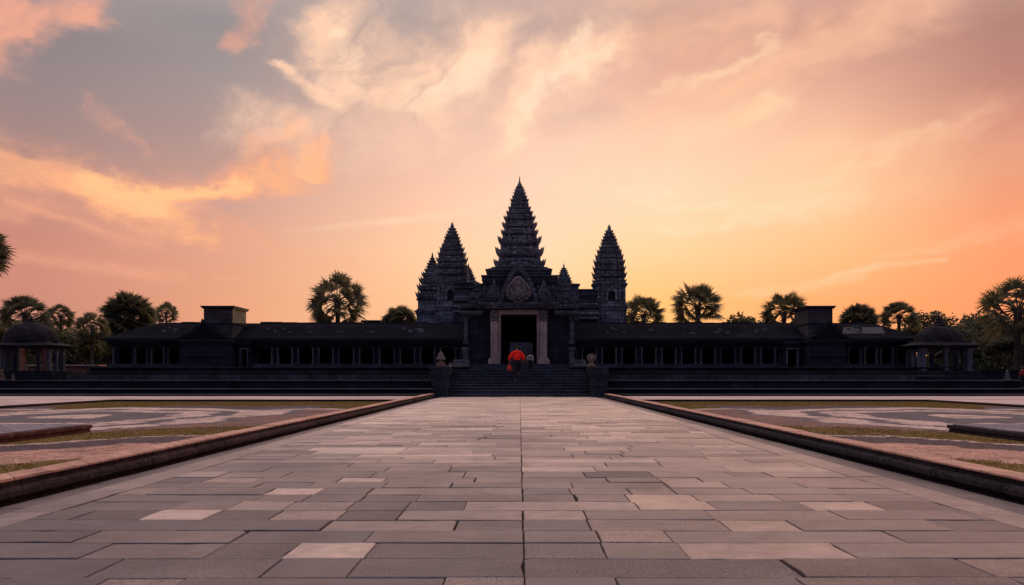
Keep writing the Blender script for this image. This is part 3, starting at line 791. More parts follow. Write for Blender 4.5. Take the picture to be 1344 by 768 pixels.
tower('central_tower', 0., 38., 682, 355,
      [(341.7, 33), (326, 29.7), (311.6, 27), (302.5, 25), (292.5, 23.2), (284, 21.6), (277.5, 19.2), (271.5, 16.6), (266.5, 14.0), (261.5, 11.6), (257, 9.4), (252.5, 7.8), (248.8, 6.8), (245.5, 5.2)],
      [(246, 3.6), (243, 3.2), (240, 1.6), (238, .9), (231.5, .35)],
      [(354, 372, 37), (371, 405, 44)], 'tallest central tower with flaring stone tiers and a thin spire above the gatehouse', mat='tower')
side_tips = lambda c: [(364-c, 21.5), (355-c, 21.2), (347-c, 20.4), (338.5-c, 19.3), (331.6-c, 17.8), (325-c, 15.6), (320-c, 13.4), (315-c, 11.2), (311-c, 9.4), (307-c, 7.6), (303.2-c, 6.0), (299.6-c, 4.5)]
tower('side_tower', -3.95, 40., 593.5, 371, side_tips(0), [(300, 2.6), (297, 2.5), (294, 1.6), (291.5, .2)],
      [(370, 402, 20), (402, 440, 21.5)], 'tiered stone tower left of the central tower', 'paired side towers', inset=1.6)
tower('side_tower', 5.25, 40., 799.5, 374, side_tips(-3), [(303, 2.6), (300, 2.5), (297, 1.6), (294.5, .2)],
      [(373, 402, 21.5), (402, 440, 22.5)], 'tiered stone tower standing alone right of the central tower', 'paired side towers', inset=1.6)
tower('rear_tower', -5.75, 45., 568.5, 394, [(384, 20), (374, 18.3), (365, 16.2), (358, 13.5), (353, 10.5), (349, 8.3), (345.3, 6.2), (342, 4.4), (339, 3)],
      [(339.5, 2.), (336, 1.3), (331, .2)], [(393, 408, 19), (408, 445, 20.5)], 'smaller tiered tower half hidden behind the left side tower', inset=1.6)
small = [(372, 11.5), (368, 10.3), (364, 9), (360.5, 7.4), (357.3, 5.8), (354.5, 4.4), (352, 3)]
tower('rear_spire', ax(615, 46), 46., 615, 380, small, [(353, 2.), (350, 1.2), (347.5, .2)], [(379, 420, 11)], 'little dark spire peeping out just right of the left side tower', 'small rear spires', horns=True, inset=1.)
tower('rear_spire', ax(740, 46), 46., 740, 380, small, [(353, 2.), (350, 1.2), (345.5, .2)], [(379, 420, 11)], 'little dark spire right behind the stepped shoulder of the gatehouse', 'small rear spires', horns=True, inset=1.)

# ------------------------------------------------------------------ gatehouse
GH = empty('gatehouse', (0, 35.2, 1.57), 'massive carved gatehouse with tall dark doorway at the top of the stairs', 'gatehouse')
def ledged(mb, x0, x1, y0, y1, z0, z1, n, amp=.06):
    """wall block whose face steps in and out in horizontal mouldings"""
    z = z0; i = 0; st = (z1-z0)/n
    for i in range(n):
        zt = z0+st*(i+1); a = (amp if i % 2 else 0)+random.uniform(-.01, .01)
        mb.box(x0-a, x1+a, y0-a, y1, z0+st*i+.001*(i % 2), zt-.001)
b = MB()
b.box(-2.95, -1.06, 35.2, 36.0, 1.55, 4.06); b.box(1.0, 2.87, 35.2, 36.0, 1.55, 4.06); b.box(-2.95, 2.87, 35.2, 36.0, 4.06, 4.40)
b.box(-2.95, -1.3, 36.0, 41.0, 1.55, 4.4); b.box(1.24, 2.87, 36., 41.0, 1.55, 4.4); b.box(-1.3, 1.24, 36.0, 44, 4.1, 4.4)
b.box(-1.35, -1.1, 41.0, 41.5, 1.55, 4.1); b.box(1., 1.3, 41.0, 41.5, 1.55, 4.1); b.box(-1.1, 1., 41.0, 41.5, 3.3, 4.1); b.box(-1.5, -1.0, 44, 44.3, 1.5, 4.3); b.box(.85, 1.5, 44, 44.3, 1.5, 4.3); b.box(-1., .85, 44, 44.3, 3.15, 4.3)
b.box(-1.4, -1.3, 41.5, 44, 1.55, 4.3); b.box(1.3, 1.4, 41.5, 44, 1.55, 4.3)
build('wall', b, 'gallery', GH, bevel=.015)
b = MB(); b.box(-1.05, -.62, 43.7, 43.98, 1.56, 3.1); build('inner_pillar', b, 'frame', GH)
b = MB(); b.box(-3.2, 3.2, 47.2, 47.6, 1.3, 4.2); tag(build('court_wall', b, 'gate', loc=(0, 47.4, 1.5)), 'dim inner court wall glimpsed through the dark temple doorway', 'wall')
for s_ in (-1, 1):                                         # narrow outer pilasters with brackets
    b = MB(); x = s_*2.72-.04; b.box(x-.1, x+.1, 35.02, 35.195, 2.75, 4.0); b.box(x-.16, x+.16, 34.98, 35.195, 3.86, 4.02); b.box(x-.15, x+.15, 34.95, 35.195, 2.6, 2.78)
    build('side_pilaster', b, 'gate', GH, bevel=.012)
    b = MB(); b.box(x-.14, x+.14, 34.9, 35.195, 1.56, 2.45); b.box(x-.18, x+.18, 34.86, 35.195, 2.3, 2.44); build('low_pillar', b, 'gallery_trim', GH, bevel=.012)
    b = MB(); xa, xb = sorted((s_*1.85-.04, s_*2.95-.04)); b.box(xa, xb, 34.75, 35.195, 4.06, 4.16); b.box(xa-.05, xb+.05, 34.66, 35.195, 4.16, 4.3)
    b.box(xa-.08, xb+.12, 34.6, 36.2, 4.405, 4.5); b.box(xa-.04, xb+.2, 34.5, 36.2, 4.503, 4.58)
    build('side_cornice', b, 'gate', GH, bevel=.012)
# door frame
for s_ in (-1, 1):
    xc = -.04+s_*1.26
    b = MB(); b.box(xc-.18, xc+.18, 34.72, 35.1, 1.86, 3.78); o = build('pillar', b, 'frame', GH, bevel=.02)
    b = MB(); b.box(xc-.30, xc+.30, 34.6, 35.19, 1.57, 1.80); b.box(xc-.25, xc+.25, 34.65, 35.15, 1.80, 1.88); build('base', b, 'frame', o, bevel=.015)
    b = MB(); b.box(xc-.23, xc+.23, 34.67, 35.15, 3.78, 3.85); b.box(xc-.20, xc+.20, 34.7, 35.12, 3.85, 3.95); b.box(xc-.24, xc+.24, 34.66, 35.16, 3.95, 4.02); b.box(xc-.19, xc+.19, 34.7, 35.12, 4.02, 4.33)
    build('capital', b, 'carved', o, bevel=.012)
    b = MB(); xj = -.04+s_*1.01; b.box(xj-.075, xj+.075, 34.86, 35.3, 1.57, 4.12); b.box(xj-.03-s_*.06, xj+.03-s_*.06, 34.95, 35.35, 1.57, 4.09)
    build('door_jamb', b, 'frame', GH, bevel=.01)
b = MB(); b.box(-1.08, 1.0, 34.84, 35.3, 4.12, 4.34); b.box(-1.05, .97, 34.80, 35.2, 4.22, 4.27); build('lintel', b, 'frame', GH, bevel=.01)
b = MB(); b.box(-1.75, 1.68, 34.55, 35.9, 4.40, 4.50); b.box(-2.05, 1.98, 34.42, 35.9, 4.503, 4.60); b.box(-2.12, 2.05, 34.34, 35.9, 4.603, 4.68); build('cornice', b, 'gate', GH, bevel=.015)
# upper storeys
b = MB(); ledged(b, -2.55, 2.5, 35.5, 40, 4.59, 5.3, 5, .07); ledged(b, -2.35, 2.6, 35.9, 40, 5.3, 5.84, 4, .06); build('upper_wall', b, 'gate', GH, bevel=.01)
b = MB(); ledged(b, -1.93, 1.95, 35.75, 40, 5.84, 6.18, 3, .05); b.box(-2.02, 2.04, 35.6, 40, 6.18, 6.24)
ledged(b, -1.70, 1.64, 35.85, 40, 6.24, 6.52, 3, .05); b.box(-1.80, 1.72, 35.72, 40, 6.52, 6.58); build('upper_tier', b, 'gate', GH, bevel=.01)
# gable
def gable(cx, z0, hw, h, y0, y1, name, mat, teeth=True):
    pts = []; N = 14
    prof = lambda t: hw*(1-t)**.62*(1+.12*math.sin(t*math.pi*1.0)) if t < 1 else 0
    left = []
    for i in range(N+1):
        t = i/N; w_ = prof(t); tooth = (.045 if (i % 2) else 0) if teeth else 0
        left.append((-(w_+tooth), z0+h*t))
    pts = [(cx+x, z) for x, z in left]+[(cx-x, z) for x, z in left[::-1][1:]]
    b = MB(); b.prism_y(pts, y0, y1); return b
o = build('gable', gable(-.06, 4.68, .98, 1.98, 34.85, 35.5, 'g', 'gate'), 'gate', GH, bevel=.01)
b = gable(-.06, 4.74, .78, 1.62, 34.78, 34.85, 'g', 'gallery', False); build('gable_panel', b, 'gallery', o)  # flat dark panel standing proud of the gable, behind the medallion
mb = MB(); rs = []                                          # carved teardrop medallion with a raised rim
def drop(sc, yy, cz=5.20):
    pts = []
    for j in range(28):
        a = 2*math.pi*j/28-math.pi/2; r = .64*sc; z = math.sin(a); x = math.cos(a)
        z2 = z*(.68 if z < 0 else 1.12); x2 = x*(1 if z < .1 else (1-(z-.1)**1.6*.55))
        pts.append((-.06+x2*r, yy, cz+z2*r*1.16))
    return pts
mb.rings([drop(1., 34.74), drop(1., 34.64), drop(.95, 34.60), drop(.84, 34.60), drop(.80, 34.66), drop(.70, 34.66), drop(.66, 34.60), drop(.56, 34.58), drop(.50, 34.63), drop(.38, 34.60), drop(.2, 34.57)])
build('medallion', mb, 'carved', o)
for s_ in (-1, 1):                                          # side ornaments: rows of small flames stepping down
    b = MB()
    for k in range(7):
        for j in range(3):
            xx = -.04+s_*(1.0+k*.19); zz = 4.68+j*.30; top = 6.0-k*.12-.55*abs(k-3.2)*.35
            if zz < top: horn(b, xx, 34.95+.12*j, zz, -math.pi/2, .34, .17)
    build('flame_ornament', b, 'gate', GH)
for s_ in (-1, 1):
    b = MB()
    gb = [(s_*1.28-.04+dx, 4.68+dz) for dx, dz in ((-.42, 0), (-.45, .3), (-.3, .65), (-.12, .95), (0, 1.3), (.12, .95), (.3, .65), (.45, .3), (.42, 0))]
    b.prism_y(gb, 35.0, 35.45)
    build('side_gable', b, 'gate', GH)

def link(x0, x1, zt, lab, steps):
    L = empty('link_wall', ((x0+x1)/2, 39, 4), lab, 'wall')
    b = MB(); b.box(x0, x1, 38.6, 41.5, 3.5, zt-.9); b.box(x0, x1, 38.9, 41.5, zt-.9, zt-.35); build('wall', b, 'gate', L)
    b = MB()
    for k in range(steps): b.box(x0, x1, 38.4+.1*k, 38.9, zt-1.75+.27*k, zt-1.62+.27*k)
    build('moulding', b, 'tower', L, bevel=.02)
    b = MB(); b.box(x0, x1, 38.75, 41.6, zt-.35, zt-.27); b.box(x0, x1, 38.82, 41.5, zt-.27, zt-.08); b.box(x0, x1, 38.72, 41.6, zt-.08, zt); build('coping', b, 'gate', L, bevel=.015)
link(-3.75, -2.3, az(371, 39), 'upper wall joining the left side tower to the gatehouse', 4)
link(2.4, 4.45, az(380, 39), 'upper wall joining the gatehouse to the right side tower', 4)
b = MB(); b.box(2.2, 3.25, 37.6, 40, 4., 5.95); b.box(2.2, 3.33, 37.5, 40, 5.95, 6.05); b.box(2.2, 2.75, 37.7, 40, 6.05, 6.25); b.box(2.65, 2.78, 37.7, 37.9, 6.25, 6.42)
tag(build('shoulder_block', b, 'gate', loc=(2.7, 38, 4.), bevel=.015), 'stepped masonry shoulder on the right side of the gatehouse roof', 'masonry block')
# small flat-roofed building far behind the left gallery
FB = empty('flat_roofed_building', at(492, 470, 70), 'flat-roofed stone building far behind the left gallery', 'building')
x0, x1 = ax(478, 70), ax(512, 70)
b = MB(); b.box(x0, x1, 70, 74, 0, az(423, 70)); build('wall', b, 'gallery_trim', FB)
b = MB(); b.box(x0-.3, x1+.3, 69.8, 74.2, az(423, 70), az(420.5, 70)); build('roof', b, 'roof', FB)
# brick wall at the left
b = MB(); b.box(ax(40, 44), ax(127, 44), 44, 44.5, 0, az(480.5, 44)); o = build('brick_wall', b, 'redbrick', loc=(ax(90, 44), 44, .7))
tag(o, 'low red brick wall between the left kiosk and the gallery', 'wall')
b = MB(); b.box(ax(38, 44), ax(132, 44), 43.85, 44.65, az(480.5, 44), az(478.6, 44)); build('coping', b, 'coping', o)

# ------------------------------------------------------------------ kiosks
def kiosk(px, Y, lab, fin_py, warm, RD=1.22, ex=.85):
    cx = ax(px, Y); k = Y/F
    K = empty('kiosk', (cx, Y, .77), lab, 'kiosk', 'domed stone kiosks at the ends of the terrace')
    zf = az(487, Y); ze = az(458, Y); DQ = .45
    b = MB()
    for hw, z0, z1 in ((1.75, .6, .95), (1.62, .95, 1.08), (1.55, 1.08, zf)): b.box(cx-hw, cx+hw, Y-hw*.55, Y+hw*.55, z0, z1)
    build('base', b, 'terrace', K, bevel=.02)
    for i in range(12):
        side = i//3; u = (i % 3-1)*1.12
        x, y = ((u, -1.25), (1.25, u), (-u, 1.25), (-1.25, -u))[side]
        if abs(u) > 1: x, y = ((u, -1.25), (1.25, u), (-u, 1.25), (-1.25, -u))[side]
        b = MB(); x += cx; y = Y+y*DQ
        b.box(x-.12, x+.12, y-.12, y+.12, zf, zf+.12); b.box(x-.085, x+.085, y-.085, y+.085, zf+.12, ze-.1); b.box(x-.13, x+.13, y-.13, y+.13, ze-.1, ze)
        m = 'gallery_trim'
        if warm and side == 0 and i == 1: m = 'orange_col'
        if warm and (side == 0 and i == 2): m = 'low_red'
        build('column', b, m, K, bevel=.01)
    b = MB(); rs = []
    for hw, z in ((1.42, ze), (1.42, ze+.09), (1.62, ze+.1), (1.66, ze+.17), (1.50, ze+.22), (1.32, ze+.27), (1.20, ze+.31), (1.23, ze+.33), (1.20, ze+.38)):
        rs.append([(cx+sx*hw, Y+sy*hw*(DQ+.12), z) for sx, sy in ((-1, -1), (1, -1), (1, 1), (-1, 1))])
    b.rings(rs); build('eave', b, 'dome', K, bevel=.015)
    zt = az(424, Y) if not warm else az(422, Y)
    zd = ze+.38; H = zt-zd
    b = MB(); rs = []
    for t in range(11):
        f = t/10; r_ = RD*math.cos(f*math.pi/2*.96)**ex
        ring = []
        for j in range(64):
            a = 2*math.pi*j/64; rib = 1+.045*abs(math.sin(a*8))**.5
            sq = 1/max(abs(math.cos(a)), abs(math.sin(a))); sq = 1+(sq-1)*.35
            ring.append((cx+r_*rib*sq*math.cos(a), Y+r_*rib*sq*math.sin(a)*.6, zd+H*(.62*math.sin(f*math.pi/2)+.38*f if warm else .4*math.sin(f*math.pi/2)+.6*f)))
        rs.append(ring)
    b.rings(rs); d = build('dome', b, 'dome', K)
    zfin = az(fin_py, Y)
    b = MB(); b.lathe(cx, Y, [(.30, zt-.14), (.31, zt-.08), (.20, zt-.02), (.22, zt+.04), (.13, zt+(zfin-zt)*.35), (.15, zt+(zfin-zt)*.5), (.07, zt+(zfin-zt)*.75), (.015, zfin)], 12); build('finial', b, 'dome', d)
kiosk(41, 34.4, 'domed kiosk with one reddish column coloured as lit orange at the left end of the terrace', 416, True)
kiosk(1232, 34.4, 'all dark domed kiosk with pointed finial at the right end of the terrace', 414, False, 1.12, 1.)

# small carved figures and offerings near the left kiosk
def little_statue(x, y, z, h, mat, lab):
    S = empty('stone_figure', (x, y, z), lab, 'statue', 'small carved figures near the left kiosk')
    b = MB(); b.lathe(x, y, [(.28*h, z), (.30*h, z+.10*h), (.22*h, z+.16*h)], 8); build('base', b, mat, S)
    b = MB(); b.lathe(x, y, [(.22*h, z+.16*h), (.26*h, z+.3*h), (.16*h, z+.5*h), (.21*h, z+.62*h), (.08*h, z+.72*h), (.13*h, z+.8*h), (.13*h, z+.9*h), (.05*h, z+h)], 10, sy=.7); build('figure', b, mat, S, smooth=True)
little_statue(ax(2.5, 32.4), 32.4, .77, .50, 'warm_stone', 'weathered stone figure at the left frame edge below the kiosk')
little_statue(ax(17, 32.4), 32.4, .77, .30, 'warm_stone', 'small pale stone figure on the tier in front of the left kiosk')
little_statue(ax(15, 34.4), 33.45, 1.22, .42, 'warm_stone', 'reddish stone figure between the columns on the left side of the kiosk')
little_statue(ax(48.5, 34.4), 33.6, 1.22, .36, 'warm_stone', 'squat stone figure right of the orange kiosk column')
little_statue(ax(1322, 32.4), 32.4, .77, .48, 'lichen', 'slim grey stone figure on the tier near the right frame edge')

# ------------------------------------------------------------------ people
def skinned(name, pts, edges, mat, parent, org, sub=2, loc=(0, 0, 0), rot=0., sc=1.):
    """grow one continuous surface over a jointed skeleton; pts: (x, y, z, radius[, radius2])"""
    me = bpy.data.meshes.new(name+'_src')
    M = Matrix.Rotation(rot, 4, 'Z')
    vs = [tuple(M @ Vector((p[0]*sc, p[1]*sc, p[2]*sc))) for p in pts]
    me.from_pydata(vs, edges, [])
    o = bpy.data.objects.new(name+'_src', me); COL.objects.link(o)
    md = o.modifiers.new('skin', 'SKIN'); md.use_smooth_shade = True; md.branch_smoothing = .6
    sv = me.skin_vertices[0].data
    for i, p in enumerate(pts):
        sv[i].radius = (p[3]*sc, (p[4] if len(p) > 4 else p[3])*sc)
        sv[i].use_root = (i == 0)
    s2 = o.modifiers.new('sub', 'SUBSURF'); s2.levels = sub; s2.render_levels = sub
    dg = bpy.context.evaluated_depsgraph_get(); dg.update()
    m2 = bpy.data.meshes.new_from_object(o.evaluated_get(dg)); bpy.data.objects.remove(o)
    m2.name = name; m2.materials.clear(); m2.materials.append(MAT[mat])
    m2.polygons.foreach_set('use_smooth', [True]*len(m2.polygons))
    q = bpy.data.objects.new(name, m2); COL.objects.link(q)
    if parent is not None: q.parent = parent
    q.location = Vector(loc)
    return q
def hand_chain(pts, edges, wi, wx, wy, wz, side, size=1.):
    """palm and five bent fingers below wrist index wi"""
    def add(p, frm): pts.append(p); edges.append((frm, len(pts)-1)); return len(pts)-1
    palm = add((wx, wy, wz-.07*size, .028*size, .038*size), wi)
    for k in range(4):
        yy = wy+(-.027+.018*k)*size; L = (.055, .064, .060, .046)[k]*size
        a = add((wx+side*.004, yy, wz-.10*size, .010*size), palm)
        b_ = add((wx+side*.002, yy, wz-.10*size-L*.6, .009*size), a)
        add((wx-side*.014, yy, wz-.10*size-L, .008*size), b_)
    t = add((wx, wy-.040*size, wz-.075*size, .011*size), palm)
    add((wx-side*.008, wy-.055*size, wz-.115*size, .009*size), t)

def person(loc, H, pose, lab, top, legs_mat, rot=0., bald=False, wide=1.):
    """figure seen from behind, facing +y; H standing height"""
    s = H/1.72
    P = empty('person', loc, lab, 'person')
    pts = [(0, 0, .95, .125, .10)]; ed = []
    def add(p, f): pts.append(p); ed.append((f, len(pts)-1)); return len(pts)-1
    w1 = add((0, .01, 1.10, .115, .09), 0); w2 = add((0, .03, 1.28, .135, .10), w1); ch = add((0, .03, 1.40, .11, .08), w2)
    nk = add((0, .03, 1.49, .05), ch); hb = add((0, .055, 1.55, .068, .075), nk); hm = add((0, .06, 1.62, .078, .092), hb); ht = add((0, .05, 1.69, .060, .07), hm)
    ns = add((0, .148, 1.61, .014), hm); chn = add((0, .115, 1.545, .03), hb)
    el, er = add((-.082, .045, 1.61, .014, .022), hm), add((.082, .045, 1.61, .014, .022), hm)
    for sd, hip, knee, ank, toe in ((-1, *pose['L']), (1, *pose['R'])):
        h = add((sd*.09, 0, .90, .095), 0); k_ = add((*knee, .060), h); m_ = add(((knee[0]+ank[0])/2, (knee[1]+ank[1])/2-.02, (knee[2]+ank[2])/2+.04, .054), k_)
        a_ = add((*ank, .038), m_); f_ = add((ank[0], ank[1]+.08, ank[2]-.045, .036, .028), a_); add((ank[0]+sd*.01, ank[1]+.17, ank[2]-.055, .03, .02), f_)
        add((ank[0], ank[1]-.04, ank[2]-.05, .03, .026), a_)
    hands = []
    for sd, elb, wr in ((-1, *pose['AL']), (1, *pose['AR'])):
        sh = add((sd*.17, .02, 1.40, .056), ch); e_ = add((*elb, .042), sh); w_ = add((*wr, .027), e_)
        hand_chain(pts, ed, w_, *wr, sd)
        hands.append(wr)
    skinned('body', pts, ed, 'skin', P, loc, 2, sc=s, rot=rot)
    # trousers
    pt = [(0, 0, .97, .17, .14), (0, 0, 1.12, .15, .12)]; ed = [(0, 1)]
    for sd, hip, knee, ank, toe in ((-1, *pose['L']), (1, *pose['R'])):
        pt.append((sd*.095, 0, .87, .13)); ed.append((0, len(pt)-1)); i = len(pt)-1
        pt.append((*knee, .10)); ed.append((i, i+1))
        pt.append(((knee[0]+ank[0])/2, (knee[1]+ank[1])/2, (knee[2]+ank[2])/2, .09)); ed.append((i+1, i+2))
        pt.append((ank[0], ank[1], ank[2]+.035, .078)); ed.append((i+2, i+3))
    skinned('trousers', pt, ed, legs_mat, P, loc, 2, sc=s, rot=rot)
    # top garment, loose, billowing at the back
    w = wide
    tp = [(0, .0, .96, .165*w, .135*w)]; ed = []
    def ad(p, f): tp.append(p); ed.append((f, len(tp)-1)); return len(tp)-1
    a = ad((0, -.01, 1.16, .20*w, .15*w), 0); c = ad((0, .0, 1.30, .19*w, .145*w), a); d = ad((0, .02, 1.41, .13*w, .11), c); ad((0, .03, 1.475, .07, .065), d)
    for sd, elb, wr in ((-1, *pose['AL']), (1, *pose['AR'])):
        sh = ad((sd*.16, .01, 1.385, .092), d); e_ = ad((elb[0], elb[1], elb[2], .082*w), sh)
        ad((elb[0]*.3+wr[0]*.7, elb[1]*.3+wr[1]*.7, elb[2]*.3+wr[2]*.7, .056*w), e_)
    skinned('jacket', tp, ed, top, P, loc, 2, sc=s, rot=rot)
    if not bald:
        b = MB(); rs = []
        for f, r_ in ((1.515, .05), (1.55, .072), (1.60, .088), (1.65, .088), (1.69, .074), (1.715, .045), (1.725, .012)):
            rs.append([((r_*math.cos(a_))*s, (.035+r_*1.1*math.sin(a_)*(.62 if math.sin(a_) > 0 and f < 1.66 else 1))*s, f*s) for a_ in [2*math.pi*j/16 for j in range(16)]])
        b.rings(rs); b.v = [tuple(Vector(v)+Vector(loc)) for v in b.v]
        build('hair', b, 'hair', P, smooth=True)
    else:
        b = MB(); rs = []
        for f, r_ in ((1.61, .083), (1.65, .084), (1.69, .070), (1.715, .043), (1.724, .012)):
            rs.append([((r_*math.cos(a_))*s, (.045+r_*1.1*math.sin(a_))*s, f*s) for a_ in [2*math.pi*j/16 for j in range(16)]])
        b.rings(rs); b.v = [tuple(Vector(v)+Vector(loc)) for v in b.v]
        build('cropped_hair', b, 'hair', P, smooth=True)
    return P, hands, s
# man in red climbing: right foot up on the next step, left arm hanging with a bag
px_, py_, pz_ = ax(678.5, 32.8), 32.83, 1.57*5/11
pose = {'L': ((0,0,0), (-.08, .05, .50), (-.09, -.02, .09), None), 'R': ((0,0,0), (.10, .24, .66), (.10, .20, .09+.285), None),
        'AL': ((-.34, .0, 1.14), (-.37, .09, .92)), 'AR': ((.33, .02, 1.13), (.30, .16, .95))}
pose['L'] = (None, (-.08, .05, .50), (-.09, -.02, .09), None)
pm, hands, s = person((px_, py_, pz_), 1.74, pose, 'man in a bright red jacket climbing the stairs with a bag in his left hand', 'red_cloth', 'dark_cloth', 0., True, 1.12)
hx, hy, hz = px_+hands[0][0]*s, py_+hands[0][1]*s, pz_+hands[0][2]*s
B = empty('hand_bag', (hx, hy, hz-.45), 'small orange and red bag in the left hand of the man in red', 'bag')
b = MB(); rs = []
for dz, rx, ry in ((-.44, .07, .05), (-.43, .10, .06), (-.34, .125, .075), (-.24, .105, .065), (-.19, .09, .05), (-.18, .06, .03)):
    rs.append([(hx+.02+rx*math.cos(a), hy+ry*math.sin(a), hz+dz) for a in [2*math.pi*j/14 for j in range(14)]])
b.rings(rs); build('pouch', b, 'bag', B, smooth=True)
b = MB()
for yy in (-.03, .03): b.tube([(hx-.06, hy+yy, hz-.19), (hx-.035, hy+yy*.7, hz-.13), (hx, hy+yy*.3, hz-.105), (hx+.045, hy+yy*.7, hz-.13), (hx+.09, hy+yy, hz-.19)], .008, 6)
build('strap', b, 'red_cloth', B)
b = MB(); b.lathe(hx+.06, hy-.085, [(.01, hz-.40), (.03, hz-.38), (.03, hz-.34), (.01, hz-.32)], 8); build('pale_tag', b, 'lichen', B)
# child near the top of the stairs
pose2 = {'L': (None, (-.08, .04, .49), (-.09, 0, .09), None), 'R': (None, (.10, .16, .58), (.10, .10, .25), None),
         'AL': ((-.25, .03, 1.13), (-.24, .14, .93)), 'AR': ((.25, -.02, 1.12), (.25, .04, .86))}
person((ax(695.8, 34.0), 33.98-.08, 1.57*8/11), 1.02, pose2, 'small child in a pale grey top near the top of the stairs', 'grey_cloth', 'dark_cloth', 0., False, .95)
pose3 = {'L': (None, (-.08, .03, .49), (-.09, 0, .09), None), 'R': (None, (.09, .03, .49), (.10, -.02, .09), None),
         'AL': ((-.24, .03, 1.13), (-.22, .14, .93)), 'AR': ((.25, -.02, 1.12), (.25, .04, .86))}
person((ax(1343, 31.3), 31.3, .39), 1.02, pose3, 'child in a dark red top standing on the terrace tier at the right frame edge', 'dark_red', 'dark_cloth', .3, False, 1.25)

# ------------------------------------------------------------------ vegetation
def palm_mesh(seed, nleaf=38, R_=2.7, low=-.75, ball=False):
    """fan palm crown about the origin: stalks radiating to stiff round fans of narrow blades"""
    rd = random.Random(seed); lf = MB(); st = MB()
    for i in range(nleaf):
        f = (i+.5)/nleaf; sz = 1-(1-low)*f if not ball else 1-1.9*f
        sz = max(-.97, min(.98, sz+rd.uniform(-.09, .09)))
        ph = i*2.39996+rd.uniform(-.2, .2); c = math.sqrt(1-sz*sz)
        d = Vector((c*math.cos(ph), c*math.sin(ph), sz))
        L = R_*rd.uniform(.44, .62)
        tip = d*L+Vector((0, 0, -.10*L*c)); st.tube([(0, 0, 0), tuple(d*L*.5+Vector((0, 0, .05))), tuple(tip)], [.05, .035, .025], 3)
        dd = (tip-Vector((0, 0, 0))).normalized(); side = dd.cross(Vector((0, 0, 1)))
        if side.length < .1: side = Vector((1, 0, 0))
        side.normalize(); up = side.cross(dd).normalized()
        roll = rd.uniform(-1.1, 1.1); side, up = side*math.cos(roll)+up*math.sin(roll), up*math.cos(roll)-side*math.sin(roll)
        nb = 30; bl = R_*rd.uniform(.40, .50)
        for k in range(nb):
            a = (k/(nb-1)-.5)*math.radians(190)+rd.uniform(-.05, .05)
            bd = (dd*math.cos(a)+side*math.sin(a)+up*(.22*math.cos(a*.6)-.05)).normalized()
            l_ = bl*(1-.18*abs(a)/2.2)*rd.uniform(.85, 1.08)
            pw = bd.cross(up).normalized()*.052
            mid = tip+bd*l_*.5; droop = Vector((0, 0, -.16*l_*rd.uniform(.4, 1.8)))
            end = tip+bd*l_+droop
            lf.add([tuple(tip), tuple(mid-pw), tuple(end), tuple(mid+pw)], [(0, 1, 2, 3)])
    return lf, st
def make_palm(name, seed, loc, scale, lab, trunkh, group='fan palms behind the temple', R_=2.7, nleaf=38, low=-.75, ball=False):
    P = empty(name, (loc[0], loc[1], loc[2]-trunkh), lab, 'palm tree', group)
    lf, st = palm_mesh(seed, nleaf, R_, low, ball)
    def tr(mb): mb.v = [(x+loc[0], y+loc[1], z+loc[2]) for x, y, z in mb.v]; return mb
    c = build('crown', tr(lf), 'palm', P); build('leaf_stalks', tr(st), 'bark', c)
    t = MB(); pts = []; rr = []
    for i in range(14):
        f = i/13; pts.append((loc[0]+.12*math.sin(f*2.5)*(1-f), loc[1], loc[2]-trunkh+trunkh*f)); rr.append(.30-.12*f+(.06 if i == 0 else 0)+.02*(i % 2)+(.10 if i > 11 else 0))
    t.tube(pts, rr, 10); build('trunk', t, 'bark', P)
    return P
def place_palm(src, px, py, Y, rad_px, R_, lab, trunkh, rot, group=None):
    """copy a palm so that its crown stands where the survey shows it"""
    sc = rad_px*Y/F/R_*1.12
    x, y, z = at(px, py, Y)
    c = copy_tree(src, (x, y, z-trunkh*sc), lab, rot, sc, group)
    return c
TH = 7.0
proto = make_palm('fan_palm', 5, (*at(443, 396, 62)[:2], at(443, 396, 62)[2]), 1, 'tallest full fan palm rising behind the left inner gallery', at(443, 396, 62)[2]+.1, nleaf=50, R_=3.15, low=-.8)
# two more crown types made at their own places
pB = make_palm('fan_palm', 21, at(916, 404, 66), 1, 'broad fan palm against the sun glow behind the right inner gallery', at(916, 404, 66)[2]+.1, nleaf=42, R_=3.05, low=-.5)
pC = make_palm('fan_palm', 33, at(170, 414, 60), 1, 'dense ball-shaped palm behind the left outer gallery', at(170, 414, 60)[2]+.1, nleaf=120, R_=2.6, low=-.9, ball=True)
thA, thB, thC = at(443, 396, 62)[2]+.1, at(916, 404, 66)[2]+.1, at(170, 414, 60)[2]+.1
place_palm(pC, 525, 425, 70, 24, 2.45, 'low round palm crown just left of the rear tower', thC, 1.)
place_palm(pB, 845, 415, 64, 27, 2.7, 'palm partly hidden behind the right side tower', thB, .7)
place_palm(pB, 1029, 412, 60, 28, 2.7, 'fan palm just left of the right corner pavilion block', thB, 2.1)
place_palm(pC, 1127, 422, 58, 25, 2.45, 'wide flat-domed palm just right of the right corner pavilion block', thC, 2.)
place_palm(pB, 1180, 417, 52, 22, 2.7, 'small palm with its trunk showing near the hipped end of the right roof', thB, 3.9)
place_palm(proto, 1336, 408, 42, 41, 2.75, 'large near fan palm cut by the right frame edge', thA, 1.3)
place_palm(proto, 218, 411, 66, 14, 2.75, 'tiny palm right beside the dense ball-shaped palm', thA, .4)
place_palm(pB, 33, 415, 52, 28, 2.7, 'low spreading palm right behind the left kiosk dome', thB, 5.)
place_palm(proto, 80, 416, 62, 16, 2.75, 'small palm between the left kiosk and the dense palm', thA, 2.6)
place_palm(proto, 121, 430, 50, 19, 2.75, 'lower palm over the red brick wall', thA, 3.3)
